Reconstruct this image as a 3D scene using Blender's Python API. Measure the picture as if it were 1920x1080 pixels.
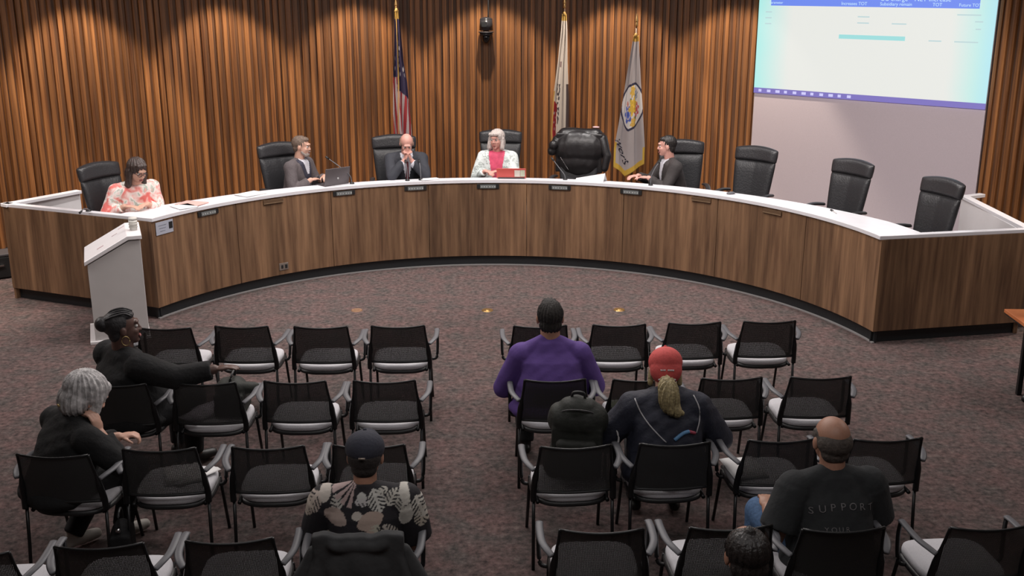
import bpy, bmesh, math, random
import numpy as np
from mathutils import Vector, Matrix, Euler, noise
random.seed(7)
for _o in list(bpy.data.objects): bpy.data.objects.remove(_o, do_unlink=True)
S = bpy.context.scene
COL = S.collection
PI = math.pi
R = math.radians
sin, cos = math.sin, math.cos

# ------------------------------------------------------------------ camera, world, light, exposure
CAMH = 3.4
TILT = math.atan(0.287)
cd = bpy.data.cameras.new('camera'); cam = bpy.data.objects.new('camera', cd); COL.objects.link(cam)
cam.location = (0, 0, CAMH); cam.rotation_euler = (PI/2 - TILT, 0, 0)
cd.sensor_width = 36; cd.lens = 37.5; cd.clip_end = 80
S.camera = cam
S.view_settings.view_transform = 'Standard'; S.view_settings.look = 'None'
S.view_settings.gamma = 1.0; S.view_settings.use_curve_mapping = False
S.view_settings.exposure = 0.0
w = bpy.data.worlds.new('world'); S.world = w; w.use_nodes = True
w.node_tree.nodes['Background'].inputs[0].default_value = (1.0, 0.93, 0.88, 1)
w.node_tree.nodes['Background'].inputs[1].default_value = 0.22
CX, CY = -0.22, 9.05          # common centre of the curved dais and the curved wall
WR = 7.68                     # radius of the curved wall
CEIL = 4.3
def pol(r, a, z=0.0):
    return Vector((CX + r*cos(R(a)), CY + r*sin(R(a)), z))
def lamp(name, kind, loc, power, color, size=.3, target=None, spot=70, blend=.5, sy=None):
    d = bpy.data.lights.new(name, kind); d.energy = power; d.color = color
    if kind == 'AREA':
        d.size = size
        if sy: d.shape = 'RECTANGLE'; d.size_y = sy
    else:
        d.shadow_soft_size = size
    if kind == 'SPOT': d.spot_size = R(spot); d.spot_blend = blend
    o = bpy.data.objects.new(name, d); COL.objects.link(o); o.location = loc
    if target is not None:
        o.rotation_euler = (Vector(target)-Vector(loc)).to_track_quat('-Z', 'Y').to_euler()
    return o
WARM = (1.0, 0.86, 0.72)
# recessed wall washers along the curved wall
for a in (166, 151, 136, 121, 106, 91, 76, 63, 14):
    lamp('wall_washer', 'SPOT', pol(WR-1.0, a, 4.2), 330, WARM, .04, pol(WR-.50, a, 0), 70, .35)
# downlights over the dais
for a in (155, 135, 115, 95, 75, 55, 35, 15):
    lamp('dais_downlight', 'SPOT', pol(4.0, a, 4.2), 150, (1, .95, .92), .10, pol(4.35, a, 1), 84, .6)
# fluorescent troffers in the ceiling over the open floor and the seats
lamp('ceiling_panel_light', 'AREA', (-.2, 10.2, 4.2), 235, (1, .93, .89), 4.5, (-.2, 10.2, 0), sy=1.6)
lamp('ceiling_panel_light', 'AREA', (-.2, 7.2, 4.2), 64, (1, .95, .93), 5.5, (-.2, 7.2, 0), sy=1.2)
lamp('ceiling_panel_light', 'AREA', (0, 3.0, 4.2), 54, (1, .96, .95), 5.5, (0, 3.0, 0), sy=1.2)

lamp('ceiling_panel_light', 'AREA', (-6.2, 8.6, 4.2), 120, (1, .93, .90), 2.2, (-6.2, 8.6, 0), sy=1.6)
lamp('ceiling_panel_light', 'AREA', (6.2, 8.0, 4.2), 72, (1, .93, .90), 2.2, (6.2, 8.0, 0), sy=1.6)
# stray light of the ceiling projector on the pale bay
lamp('projector_spill', 'SPOT', (2.6, 9.4, 4.0), 420, (1, .93, .97), .12, pol(WR, 48.2, 1.5), 44, .5)

# ------------------------------------------------------------------ materials
MATS = {}
def mat(name, col, rough=.6, metal=0., bump=0., bscale=40., var=0., emit=0., alpha=None, sheen=0., rand=0.):
    if name in MATS: return MATS[name]
    m = bpy.data.materials.new(name); m.use_nodes = True; nt = m.node_tree; N = nt.nodes; L = nt.links
    b = N['Principled BSDF']; c = tuple(col)+(1,)
    b.inputs['Base Color'].default_value = c; b.inputs['Roughness'].default_value = rough; b.inputs['Metallic'].default_value = metal
    tc = N.new('ShaderNodeTexCoord')
    if bump or var:
        nz = N.new('ShaderNodeTexNoise'); nz.inputs['Scale'].default_value = bscale; nz.inputs['Detail'].default_value = 4
        L.new(tc.outputs['Object'], nz.inputs['Vector'])
        if bump:
            bp = N.new('ShaderNodeBump'); bp.inputs['Strength'].default_value = bump; bp.inputs['Distance'].default_value = .02
            L.new(nz.outputs['Fac'], bp.inputs['Height']); L.new(bp.outputs['Normal'], b.inputs['Normal'])
        if var:
            rp = N.new('ShaderNodeValToRGB')
            rp.color_ramp.elements[0].position = .3; rp.color_ramp.elements[1].position = .7
            rp.color_ramp.elements[0].color = tuple(x*(1-var) for x in col)+(1,)
            rp.color_ramp.elements[1].color = tuple(min(1, x*(1+var)) for x in col)+(1,)
            L.new(nz.outputs['Fac'], rp.inputs['Fac']); L.new(rp.outputs['Color'], b.inputs['Base Color'])
    if emit:
        b.inputs['Emission Color'].default_value = c; b.inputs['Emission Strength'].default_value = emit
    MATS[name] = m
    return m

def wood(name, dark, light, sx=14., sz=.55, rough=.45, rand=0., grain=.5, board=0.):
    """vertical-grained timber: streaks stretched along z, optional per-object tone"""
    m = bpy.data.materials.new(name); m.use_nodes = True; nt = m.node_tree; N = nt.nodes; L = nt.links
    b = N['Principled BSDF']; b.inputs['Roughness'].default_value = rough
    tc = N.new('ShaderNodeTexCoord'); mp = N.new('ShaderNodeMapping')
    mp.inputs['Scale'].default_value = (sx, sx, sz); L.new(tc.outputs['Object'], mp.inputs['Vector'])
    oi = N.new('ShaderNodeObjectInfo')
    ad = N.new('ShaderNodeVectorMath'); ad.operation = 'ADD'
    ml = N.new('ShaderNodeMath'); ml.operation = 'MULTIPLY'; ml.inputs[1].default_value = 50
    L.new(oi.outputs['Random'], ml.inputs[0]); L.new(mp.outputs[0], ad.inputs[0]); L.new(ml.outputs[0], ad.inputs[1])
    nz = N.new('ShaderNodeTexNoise'); nz.inputs['Scale'].default_value = 1.; nz.inputs['Detail'].default_value = 6; nz.inputs['Roughness'].default_value = .62
    L.new(ad.outputs[0], nz.inputs['Vector'])
    rp = N.new('ShaderNodeValToRGB'); e = rp.color_ramp.elements
    e[0].position = .34; e[1].position = .66; e[0].color = tuple(dark)+(1,); e[1].color = tuple(light)+(1,)
    L.new(nz.outputs['Fac'], rp.inputs['Fac'])
    out = rp.outputs['Color']
    if rand:
        hs = N.new('ShaderNodeHueSaturation'); mr = N.new('ShaderNodeMapRange')
        mr.inputs['To Min'].default_value = 1-rand; mr.inputs['To Max'].default_value = 1+rand
        L.new(oi.outputs['Random'], mr.inputs['Value']); L.new(mr.outputs[0], hs.inputs['Value']); L.new(out, hs.inputs['Color']); out = hs.outputs['Color']
    if board:
        # broad veneer bands
        mp2 = N.new('ShaderNodeMapping'); mp2.inputs['Scale'].default_value = (board, board, .12); L.new(tc.outputs['Object'], mp2.inputs['Vector'])
        n2 = N.new('ShaderNodeTexNoise'); n2.inputs['Scale'].default_value = 1; n2.inputs['Detail'].default_value = 1; L.new(mp2.outputs[0], n2.inputs['Vector'])
        mr2 = N.new('ShaderNodeMapRange'); mr2.inputs['From Min'].default_value = .3; mr2.inputs['From Max'].default_value = .7
        mr2.inputs['To Min'].default_value = .72; mr2.inputs['To Max'].default_value = 1.25
        L.new(n2.outputs['Fac'], mr2.inputs['Value'])
        h2 = N.new('ShaderNodeHueSaturation'); L.new(mr2.outputs[0], h2.inputs['Value']); L.new(out, h2.inputs['Color']); out = h2.outputs['Color']
    L.new(out, b.inputs['Base Color'])
    bp = N.new('ShaderNodeBump'); bp.inputs['Strength'].default_value = .15; bp.inputs['Distance'].default_value = .01
    L.new(nz.outputs['Fac'], bp.inputs['Height']); L.new(bp.outputs['Normal'], b.inputs['Normal'])
    return m

def colattr(name, rough=.7, bump=0.):
    m = bpy.data.materials.new(name); m.use_nodes = True; nt = m.node_tree; b = nt.nodes['Principled BSDF']
    a = nt.nodes.new('ShaderNodeAttribute'); a.attribute_name = 'Col'
    nt.links.new(a.outputs['Color'], b.inputs['Base Color']); b.inputs['Roughness'].default_value = rough
    if bump:
        nz = nt.nodes.new('ShaderNodeTexNoise'); nz.inputs['Scale'].default_value = 25
        bp = nt.nodes.new('ShaderNodeBump'); bp.inputs['Strength'].default_value = bump; bp.inputs['Distance'].default_value = .02
        nt.links.new(nz.outputs['Fac'], bp.inputs['Height']); nt.links.new(bp.outputs['Normal'], b.inputs['Normal'])
    return m

def ramp_mat(name, stops, scale, rough=.75, kind='noise', bump=.2, detail=3, distort=0.):
    m = bpy.data.materials.new(name); m.use_nodes = True; nt = m.node_tree; N = nt.nodes; L = nt.links
    b = N['Principled BSDF']; b.inputs['Roughness'].default_value = rough
    tc = N.new('ShaderNodeTexCoord')
    if kind == 'noise':
        t = N.new('ShaderNodeTexNoise'); t.inputs['Detail'].default_value = detail; t.inputs['Distortion'].default_value = distort; o = t.outputs['Fac']
    else:
        t = N.new('ShaderNodeTexVoronoi'); o = t.outputs['Distance']
    t.inputs['Scale'].default_value = scale
    L.new(tc.outputs['Object'], t.inputs['Vector'])
    rp = N.new('ShaderNodeValToRGB'); els = rp.color_ramp.elements
    while len(els) < len(stops): els.new(.5)
    for e, (p, c) in zip(els, stops): e.position = p; e.color = tuple(c)+(1,)
    L.new(o, rp.inputs['Fac']); L.new(rp.outputs['Color'], b.inputs['Base Color'])
    if bump:
        bp = N.new('ShaderNodeBump'); bp.inputs['Strength'].default_value = bump; bp.inputs['Distance'].default_value = .01
        L.new(o, bp.inputs['Height']); L.new(bp.outputs['Normal'], b.inputs['Normal'])
    return m

def carpet():
    m = bpy.data.materials.new('carpet'); m.use_nodes = True; nt = m.node_tree; N = nt.nodes; L = nt.links
    b = N['Principled BSDF']; b.inputs['Roughness'].default_value = .95; b.inputs['Specular IOR Level'].default_value = .1
    tc = N.new('ShaderNodeTexCoord')
    n1 = N.new('ShaderNodeTexNoise'); n1.inputs['Scale'].default_value = 21; n1.inputs['Detail'].default_value = 5; n1.inputs['Roughness'].default_value = .7
    n2 = N.new('ShaderNodeTexNoise'); n2.inputs['Scale'].default_value = 5; n2.inputs['Detail'].default_value = 4
    for n in (n1, n2): L.new(tc.outputs['Object'], n.inputs['Vector'])
    rp = N.new('ShaderNodeValToRGB'); e = rp.color_ramp.elements
    st = [(.26, (.024, .022, .023)), (.42, (.082, .064, .062)), (.56, (.134, .097, .095)), (.74, (.215, .172, .155))]
    while len(e) < 4: e.new(.5)
    for x, (p, c) in zip(e, st): x.position = p; x.color = c+(1,)
    L.new(n1.outputs['Fac'], rp.inputs['Fac'])
    r2 = N.new('ShaderNodeValToRGB'); r2.color_ramp.elements[0].position = .35; r2.color_ramp.elements[1].position = .65
    r2.color_ramp.elements[0].color = (.80, .90, .88, 1); r2.color_ramp.elements[1].color = (1.12, 1.0, .98, 1)
    L.new(n2.outputs['Fac'], r2.inputs['Fac'])
    mx = N.new('ShaderNodeMix'); mx.data_type = 'RGBA'; mx.blend_type = 'MULTIPLY'; mx.inputs[0].default_value = 1
    L.new(rp.outputs['Color'], mx.inputs[6]); L.new(r2.outputs['Color'], mx.inputs[7])
    L.new(mx.outputs[2], b.inputs['Base Color'])
    bp = N.new('ShaderNodeBump'); bp.inputs['Strength'].default_value = .5; bp.inputs['Distance'].default_value = .01
    L.new(n1.outputs['Fac'], bp.inputs['Height']); L.new(bp.outputs['Normal'], b.inputs['Normal'])
    return m

def mesh_fabric(name, col, open_=.30):
    """woven chair mesh: an open weave, partly see-through"""
    m = bpy.data.materials.new(name); m.use_nodes = True; nt = m.node_tree; N = nt.nodes; L = nt.links
    b = N['Principled BSDF']; b.inputs['Base Color'].default_value = tuple(col)+(1,); b.inputs['Roughness'].default_value = .6
    tc = N.new('ShaderNodeTexCoord'); sep = N.new('ShaderNodeSeparateXYZ'); L.new(tc.outputs['Object'], sep.inputs[0])
    def stripes(sock, k):
        a = N.new('ShaderNodeMath'); a.operation = 'MULTIPLY'; a.inputs[1].default_value = k; L.new(sock, a.inputs[0])
        s = N.new('ShaderNodeMath'); s.operation = 'SINE'; L.new(a.outputs[0], s.inputs[0])
        g = N.new('ShaderNodeMath'); g.operation = 'GREATER_THAN'; g.inputs[1].default_value = .76; L.new(s.outputs[0], g.inputs[0])
        return g.outputs[0]
    a, c = stripes(sep.outputs['X'], 2*PI/.0065), stripes(sep.outputs['Z'], 2*PI/.0065)
    mu = N.new('ShaderNodeMath'); mu.operation = 'MULTIPLY'; L.new(a, mu.inputs[0]); L.new(c, mu.inputs[1])
    tr = N.new('ShaderNodeBsdfTransparent'); mx = N.new('ShaderNodeMixShader')
    L.new(mu.outputs[0], mx.inputs[0]); L.new(b.outputs[0], mx.inputs[1]); L.new(tr.outputs[0], mx.inputs[2])
    L.new(mx.outputs[0], N['Material Output'].inputs['Surface'])
    return m

M_WALLW = wood('walnut_batten', (.130, .047, .016), (.41, .175, .058), 22, .5, .42, rand=.30)
M_WALLB = wood('walnut_backing', (.075, .033, .016), (.22, .098, .040), 18, .5, .5)
M_DAIS = wood('walnut_laminate', (.105, .056, .032), (.27, .155, .085), 16, .9, .42, board=3.0)
M_CARPET = carpet()
M_WHITE = mat('white_laminate', (.80, .78, .80), .35, var=.02, bscale=8)
M_WORK = mat('white_worktop', (.80, .79, .83), .3, var=.02, bscale=9)
M_GREY = mat('light_grey_laminate', (.55, .53, .525), .5, var=.03, bscale=6)
M_PAINT = mat('plaster_paint', (.66, .575, .60), .85, bump=.05, bscale=90, var=.03)
M_TOE = mat('black_toe_kick', (.014, .016, .018), .5, bump=.1)
M_BLK = mat('black_plastic', (.018, .018, .019), .45, bump=.08, bscale=120)
M_BLKM = mat('black_metal', (.016, .016, .017), .35, .3, bump=.05)
M_ARM = mat('grey_arm_pad', (.13, .13, .142), .5, bump=.05)
M_SEAT = mat('grey_seat_fabric', (.60, .59, .62), .85, bump=.15, bscale=200, var=.08)
M_MESH = mesh_fabric('black_weave', (.033, .033, .033))
M_LEATH = mat('black_leather', (.030, .029, .032), .36, bump=.18, bscale=60)
M_LEATH2 = mat('dark_leather_panel', (.024, .024, .027), .42, bump=.18, bscale=60)
M_BRASS = mat('brass_cover', (.75, .48, .20), .3, .9, bump=.05)
M_CHROME = mat('chrome', (.6, .6, .62), .2, 1., bump=.02)
M_PAPER = mat('paper', (.75, .74, .74), .8, var=.04, bscale=30)
M_DARKGREY = mat('dark_grey_plastic', (.06, .055, .06), .5, bump=.05)
M_CEIL = mat('ceiling_paint', (.30, .28, .26), .9, var=.04, bscale=3)
M_SIDE = mat('side_wall_paint', (.22, .16, .12), .9, var=.05, bscale=3)

# ------------------------------------------------------------------ mesh helpers
def link(o, parent=None):
    COL.objects.link(o)
    if parent is not None: o.parent = parent
    return o
def mk(name, V, F, m=None, parent=None, smooth=False, loc=None, rotz=None):
    me = bpy.data.meshes.new(name); me.from_pydata([tuple(v) for v in V], [], F); me.update()
    if m: me.materials.append(m)
    if smooth: me.polygons.foreach_set('use_smooth', [True]*len(me.polygons))
    o = bpy.data.objects.new(name, me); link(o, parent)
    if loc is not None: o.location = loc
    if rotz is not None: o.rotation_euler = (0, 0, rotz)
    return o
def bmk(name, bm, m=None, parent=None, smooth=False, bevel=0., seg=2):
    if bevel: bmesh.ops.bevel(bm, geom=bm.edges[:], offset=bevel, segments=seg, affect='EDGES', profile=.5)
    bmesh.ops.recalc_face_normals(bm, faces=bm.faces[:])
    me = bpy.data.meshes.new(name); bm.to_mesh(me); bm.free()
    if m: me.materials.append(m)
    if smooth: me.polygons.foreach_set('use_smooth', [True]*len(me.polygons))
    o = bpy.data.objects.new(name, me); return link(o, parent)
def abox(bm, c, s, rot=None):
    mt = Matrix.Translation(Vector(c)) @ (rot.to_4x4() if rot else Matrix()) @ Matrix.Diagonal((s[0], s[1], s[2], 1))
    bmesh.ops.create_cube(bm, size=1, matrix=mt); return bm
def box(name, c, s, m, parent=None, bevel=.004, rot=None, seg=2):
    bm = bmesh.new(); abox(bm, c, s, rot); return bmk(name, bm, m, parent, False, bevel, seg)
def acyl(bm, a, b, r, r2=None, seg=14):
    a, b = Vector(a), Vector(b); d = b-a
    q = d.to_track_quat('Z', 'Y').to_matrix().to_4x4()
    bmesh.ops.create_cone(bm, cap_ends=True, segments=seg, radius1=r, radius2=r if r2 is None else r2, depth=d.length, matrix=Matrix.Translation((a+b)/2) @ q)
    return bm
def cyl(name, a, b, r, m, parent=None, r2=None, seg=14):
    bm = bmesh.new(); acyl(bm, a, b, r, r2, seg); return bmk(name, bm, m, parent, True)
def tube(name, pts, r, m, parent=None, seg=8, flat=None):
    """swept tube through points; flat=(rx, rz) gives an elliptic section"""
    V = []; F = []; n = len(pts); pts = [Vector(p) for p in pts]
    up = Vector((0, 0, 1))
    for i, p in enumerate(pts):
        t = (pts[min(i+1, n-1)] - pts[max(i-1, 0)]).normalized()
        u = up if abs(t.z) < .95 else Vector((0, 1, 0))
        sx = t.cross(u).normalized(); sz = sx.cross(t).normalized()
        rr = r[i] if isinstance(r, (list, tuple)) else r
        rx, rz = flat if flat else (rr, rr)
        for k in range(seg):
            a = 2*PI*k/seg; V.append(p + sx*cos(a)*rx + sz*sin(a)*rz)
    for i in range(n-1):
        for k in range(seg):
            F.append((i*seg+k, i*seg+(k+1) % seg, (i+1)*seg+(k+1) % seg, (i+1)*seg+k))
    F.append(tuple(range(seg))[::-1]); F.append(tuple((n-1)*seg+k for k in range(seg)))
    o = mk(name, V, F, m, parent, True)
    return o
def smoothpts(P, n=6):
    P = [Vector(p) for p in P]; out = []
    for i in range(len(P)-1):
        p0, p1, p2, p3 = P[max(i-1, 0)], P[i], P[i+1], P[min(i+2, len(P)-1)]
        for k in range(n):
            t = k/n
            out.append(.5*((2*p1)+(p2-p0)*t+(2*p0-5*p1+4*p2-p3)*t*t+(3*p1-p0-3*p2+p3)*t**3))
    out.append(P[-1]); return out
def tag(o, label=None, cat=None, group=None, kind=None):
    if label: o['label'] = label
    if cat: o['category'] = cat
    if group: o['group'] = group
    if kind: o['kind'] = kind
    return o
def thing(name, loc, rotz, label, cat, group=None):
    o = bpy.data.objects.new(name, None); o.empty_display_size = .1; COL.objects.link(o)
    o.location = loc; o.rotation_euler = (0, 0, rotz); return tag(o, label, cat, group)
def dup(root, loc, rotz, label, group=None, skip=()):
    r = root.copy(); COL.objects.link(r); r.location = loc; r.rotation_euler = (0, 0, rotz); r['label'] = label
    if group: r['group'] = group
    for ch in list(root.children):
        if ch.name.split('.')[0] in skip: continue
        c = ch.copy(); COL.objects.link(c); c.parent = r
        for g in list(ch.children):
            d = g.copy(); COL.objects.link(d); d.parent = c
    return r
def sector(name, r0, r1, a0, a1, z0, z1, m, parent=None, n=24, bevel=0, r1f=None):
    V = []; F = []
    for i in range(n+1):
        a = a0+(a1-a0)*i/n; ro = r1f(a) if r1f else r1
        for r, z in ((r0, z0), (ro, z0), (ro, z1), (r0, z1)): V.append(pol(r, a, z))
    for i in range(n):
        for k in range(4):
            F.append((i*4+k, i*4+(k+1) % 4, (i+1)*4+(k+1) % 4, (i+1)*4+k))
    F.append((0, 1, 2, 3)); F.append(tuple(n*4+k for k in (3, 2, 1, 0)))
    o = mk(name, V, F, m, parent)
    bm = bmesh.new(); bm.from_mesh(o.data); bmesh.ops.recalc_face_normals(bm, faces=bm.faces[:])
    bm.to_mesh(o.data); bm.free()
    return o
def prism(name, pts, z0, z1, m, parent=None, bevel=.003):
    bm = bmesh.new(); vs = [bm.verts.new((p[0], p[1], z0)) for p in pts]; f = bm.faces.new(vs)
    r = bmesh.ops.extrude_face_region(bm, geom=[f])
    bmesh.ops.translate(bm, vec=(0, 0, z1-z0), verts=[v for v in r['geom'] if isinstance(v, bmesh.types.BMVert)])
    return bmk(name, bm, m, parent, False, bevel, 1)
def wallstrip(name, a, b, t, z0, z1, m, parent=None, side=1, bevel=.003):
    """straight upright board from a to b (xy), thickness t to one side"""
    a, b = Vector(a[:2]), Vector(b[:2]); d = (b-a).normalized(); n = Vector((-d.y, d.x))*t*side
    return prism(name, [a, b, b+n, a+n], z0, z1, m, parent, bevel)
_FONT = None
def text_mesh(txt, size, extr=.0005, sx=1., shear=0., bold=0.):
    cu = bpy.data.curves.new('t', 'FONT'); cu.body = txt; cu.size = size; cu.extrude = extr; cu.align_x = 'CENTER'; cu.align_y = 'CENTER'
    cu.shear = shear; cu.offset = bold; cu.resolution_u = 3
    o = bpy.data.objects.new('t', cu); COL.objects.link(o)
    dg = bpy.context.evaluated_depsgraph_get(); me = bpy.data.meshes.new_from_object(o.evaluated_get(dg))
    COL.objects.unlink(o); bpy.data.objects.remove(o); bpy.data.curves.remove(cu)
    if sx != 1:
        for v in me.vertices: v.co.x *= sx
    return me
def text_obj(name, txt, size, m, matrix, parent=None, **k):
    me = text_mesh(txt, size, **k); me.materials.clear(); me.materials.append(m)
    o = bpy.data.objects.new(name, me); link(o, parent); o.matrix_local = matrix; return o

# ------------------------------------------------------------------ the setting
def slab(name, c, s, m):
    bm = bmesh.new(); abox(bm, c, s); o = bmk(name, bm, m); tag(o, kind='structure'); return o
slab('floor', (-.2, 7.5, -.05), (18.4, 19.6, .1), M_CARPET)
slab('ceiling', (-.2, 7.5, CEIL+.05), (18.4, 19.6, .1), M_CEIL)
slab('wall_left', (-9.2, 7.5, CEIL/2), (.2, 19.6, CEIL), M_SIDE)
slab('wall_right', (8.8, 7.5, CEIL/2), (.2, 19.6, CEIL), M_SIDE)
slab('wall_front', (-.2, -2.3, CEIL/2), (18.4, .2, CEIL), M_SIDE)
# curved timber wall: a dark backing with upright battens, each its own part
SCR_A0, SCR_A1 = 35.9, 60.6            # the flat painted bay with the projection spans these angles
def curved(a0, a1):
    return sector('wall_back', WR, WR+.12, a0, a1, 0, CEIL, M_WALLB, n=int(abs(a1-a0)/1.5)+2)
wb = curved(SCR_A1, 172); tag(wb, kind='structure')
wc = curved(6, SCR_A0); wc.name = 'wall_back_right'; tag(wc, kind='structure')
def batten_mesh(wd, dp):
    h = wd/2
    V = []
    for z in (0.1, CEIL-.01):
        V += [(-h, 0, z), (-h*.86, -dp, z), (-h*.15, -dp*.93, z), (h*.86, -dp, z), (h, 0, z)]
    F = [(0, 1, 6, 5), (1, 2, 7, 6), (2, 3, 8, 7), (3, 4, 9, 8), (4, 3, 2, 1, 0), (5, 6, 7, 8, 9)]
    me = bpy.data.meshes.new('batten'); me.from_pydata(V, [], F); me.materials.append(M_WALLW)
    bm = bmesh.new(); bm.from_mesh(me); bmesh.ops.recalc_face_normals(bm, faces=bm.faces[:]); bm.to_mesh(me); bm.free()
    return me
bms = [batten_mesh(a, b) for a, b in ((.052, .026), (.068, .034), (.080, .022), (.060, .038))]
STEP = math.degrees(.104/WR)
def run_battens(parent, a0, a1):
    a = a0+STEP*.6; k = 0
    while a < a1-STEP*.3:
        o = bpy.data.objects.new('batten', bms[random.choice((0, 1, 1, 2, 3))]); link(o, parent)
        p = pol(WR, a); o.location = p; o.rotation_euler = (0, 0, R(a-90))
        a += STEP*random.choice((.86, 1, 1, 1.12, 1.02)); k += 1
    return k
nb = run_battens(wb, SCR_A1, 160) + run_battens(wc, 18, SCR_A0)
bb = sector('baseboard_back', WR-.075, WR, SCR_A1, 172, 0, .1, M_TOE, n=60); tag(bb, kind='structure')
bb2 = sector('baseboard_back_right', WR-.075, WR, 6, SCR_A0, 0, .1, M_TOE, n=20); tag(bb2, kind='structure')
pl, pr = pol(WR-.05, SCR_A1), pol(WR-.05, SCR_A0)
sw = wallstrip('wall_screen', pl, pr, .15, 0, CEIL, M_PAINT, None, 1, 0); tag(sw, kind='structure')

# projected picture on the painted bay (light thrown by a projector)
def emis(name, col, st=1.):
    m = bpy.data.materials.new(name); m.use_nodes = True; N = m.node_tree.nodes; b = N['Principled BSDF']
    b.inputs['Base Color'].default_value = (.02, .02, .02, 1); b.inputs['Emission Color'].default_value = tuple(col)+(1,); b.inputs['Emission Strength'].default_value = st
    return m
u = (pr-pl); UL = u.length; u.normalize(); nrm = Vector((u.y, -u.x, 0))      # towards the room
if nrm.dot(Vector((CX, CY, 0))-pl) < 0: nrm = -nrm
E_PAGE = bpy.data.materials.new('projected_page'); E_PAGE.use_nodes = True
nt = E_PAGE.node_tree; N = nt.nodes; L = nt.links; b = N['Principled BSDF']; b.inputs['Base Color'].default_value = (.02, .02, .02, 1)
at_ = N.new('ShaderNodeAttribute'); at_.attribute_name = 'Col'; L.new(at_.outputs['Color'], b.inputs['Emission Color']); b.inputs['Emission Strength'].default_value = 1.0
QZ0, QZ1 = 1.93, 3.62         # bottom of the page, top of the page
pic = thing('projected_image', pl+nrm*.02+Vector((0, 0, QZ0)), math.atan2(u.y, u.x), 'bright projected spreadsheet page filling the upper part of the pale wall bay', 'projection')
LC = lambda x, y, z: Vector((x, y, z))     # local: x along the wall, -y... towards the room handled by sgn
sgn = 1 if Vector((-u.y, u.x, 0)).dot(nrm) > 0 else -1
nx, nz = 60, 40; V = []; F = []; C = []
for j in range(nz+1):
    for i in range(nx+1):
        s, t = i/nx, j/nz
        V.append((s*UL, 0, t*(QZ1-QZ0)))
        e = min(s, 1-s)*1.0
        edge = max(0, 1-e/.06); blot = noise.noise(Vector((s*3, t*3, 2)))
        rim = max(0, 1-e/.16-.1*abs(blot))
        bl = (1-t)*.0
        c = np.array((.80, .81, .77))*(1-rim) + np.array((.42, .84, .80))*rim
        c = c*(1-edge*.35*(s > .5)) + np.array((.55, .72, 1.0))*edge*.35*(s > .5)
        C.append(tuple(c)+(1,))
for j in range(nz):
    for i in range(nx):
        q = (j*(nx+1)+i, j*(nx+1)+i+1, (j+1)*(nx+1)+i+1, (j+1)*(nx+1)+i); F.append(q if sgn < 0 else q[::-1])
pg = mk('page', V, F, E_PAGE, pic); ca = pg.data.color_attributes.new('Col', 'FLOAT_COLOR', 'POINT')
ca.data.foreach_set('color', np.array(C, dtype=np.float32).ravel())
E_BLUE = emis('projected_blue', (.16, .26, .86), 1.0); E_BAR = emis('projected_taskbar', (.24, .20, .60), .85)
E_TXT = emis('projected_white_text', (.55, .78, 1.0), 1.0); E_TEAL = emis('projected_teal_row', (.34, .72, .72), 1.0); E_ICON = emis('projected_icon', (.62, .60, .95), 1.0)
E_GREY = emis('projected_grey_text', (.50, .66, .68), 1.0)
def prect(name, x0, x1, z0, z1, m, d):
    o = box(name, ((x0+x1)/2, sgn*d, (z0+z1)/2), (x1-x0, .002, z1-z0), m, pic, 0); return o
ZH = 1.15
prect('header_band', .19, UL-.21, ZH, ZH+.34, E_BLUE, .004)
prect('taskbar', 0, UL, -.075, .0, E_BAR, .004)
xs = .08
for k in range(11):
    prect('taskbar_icon', xs, xs+.045+.01*(k % 3), -.055, -.018, E_ICON, .007); xs += .135
def ptext(t, x, z, size, m=E_TXT):
    mt = Matrix.Translation((x, sgn*.008, z)) @ Euler((PI/2, 0, 0 if sgn < 0 else PI)).to_matrix().to_4x4()
    me_ = text_obj('text_line', t, size, m, mt, pic, extr=.0005)
    return me_
ptext('CC charge', UL*.60, ZH+.108, .085); ptext('NET Increase', UL*.755, ZH+.108, .085)
ptext('Increases TOT', UL*.435, ZH+.04, .06); ptext('Subsidiary remain', UL*.61, ZH+.04, .06); ptext('TOT', UL*.775, ZH+.04, .06)
ptext('Future TOT', UL*.90, ZH+.04, .055); ptext('Parameter', .27, ZH+.04, .05)
prect('highlighted_row', UL*.38, UL*.66, ZH-.42, ZH-.365, E_TEAL, .004)
for x, z, w_ in ((.48, .12, .05), (.48, .2, .05), (.63, .2, .06), (.90, .07, .09), (.94, .15, .03), (.94, .24, .02), (.90, .40, .09), (.05, .08, .03), (.05, .16, .03), (.05, .24, .03), (.78, .40, .05)):
    prect('text_line', UL*(x-w_/2), UL*(x+w_/2), ZH-z-.015, ZH-z, E_GREY, .004)

# ------------------------------------------------------------------ dais
A0, A1 = 12.3, 155.2
RD = 3.82; ZT = 1.08
plat = sector('platform', 3.92, 6.1, A0+1.5, A1-1.5, 0, .30, M_CARPET, n=40); tag(plat, kind='structure')
dais = thing('council_dais', pol(RD, 90), 0, 'long curved walnut council dais with black toe kick', 'counter')
def dch(o):
    o.parent = dais; o.matrix_parent_inverse = dais.matrix_world.inverted(); return o
bpy.context.view_layer.update()
edges = [A0, 30, 48, 66, 84, 102, 120, 138, A1]
for a, b_ in zip(edges[:-1], edges[1:]):
    dch(sector('front_panel', RD, RD+.04, a+(.05 if a > A0 else 0), b_-(.05 if b_ < A1 else 0), .125, ZT-.035, M_DAIS, n=12))
dch(sector('toe_kick', RD+.035, RD+.06, A0+.3, A1-.3, 0, .125, M_TOE, n=60))
dch(sector('floor_trim', RD+.012, RD+.035, A0+.2, A1-.2, 0, .012, mat('grey_trim', (.28, .27, .27), .5), n=60))
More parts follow.
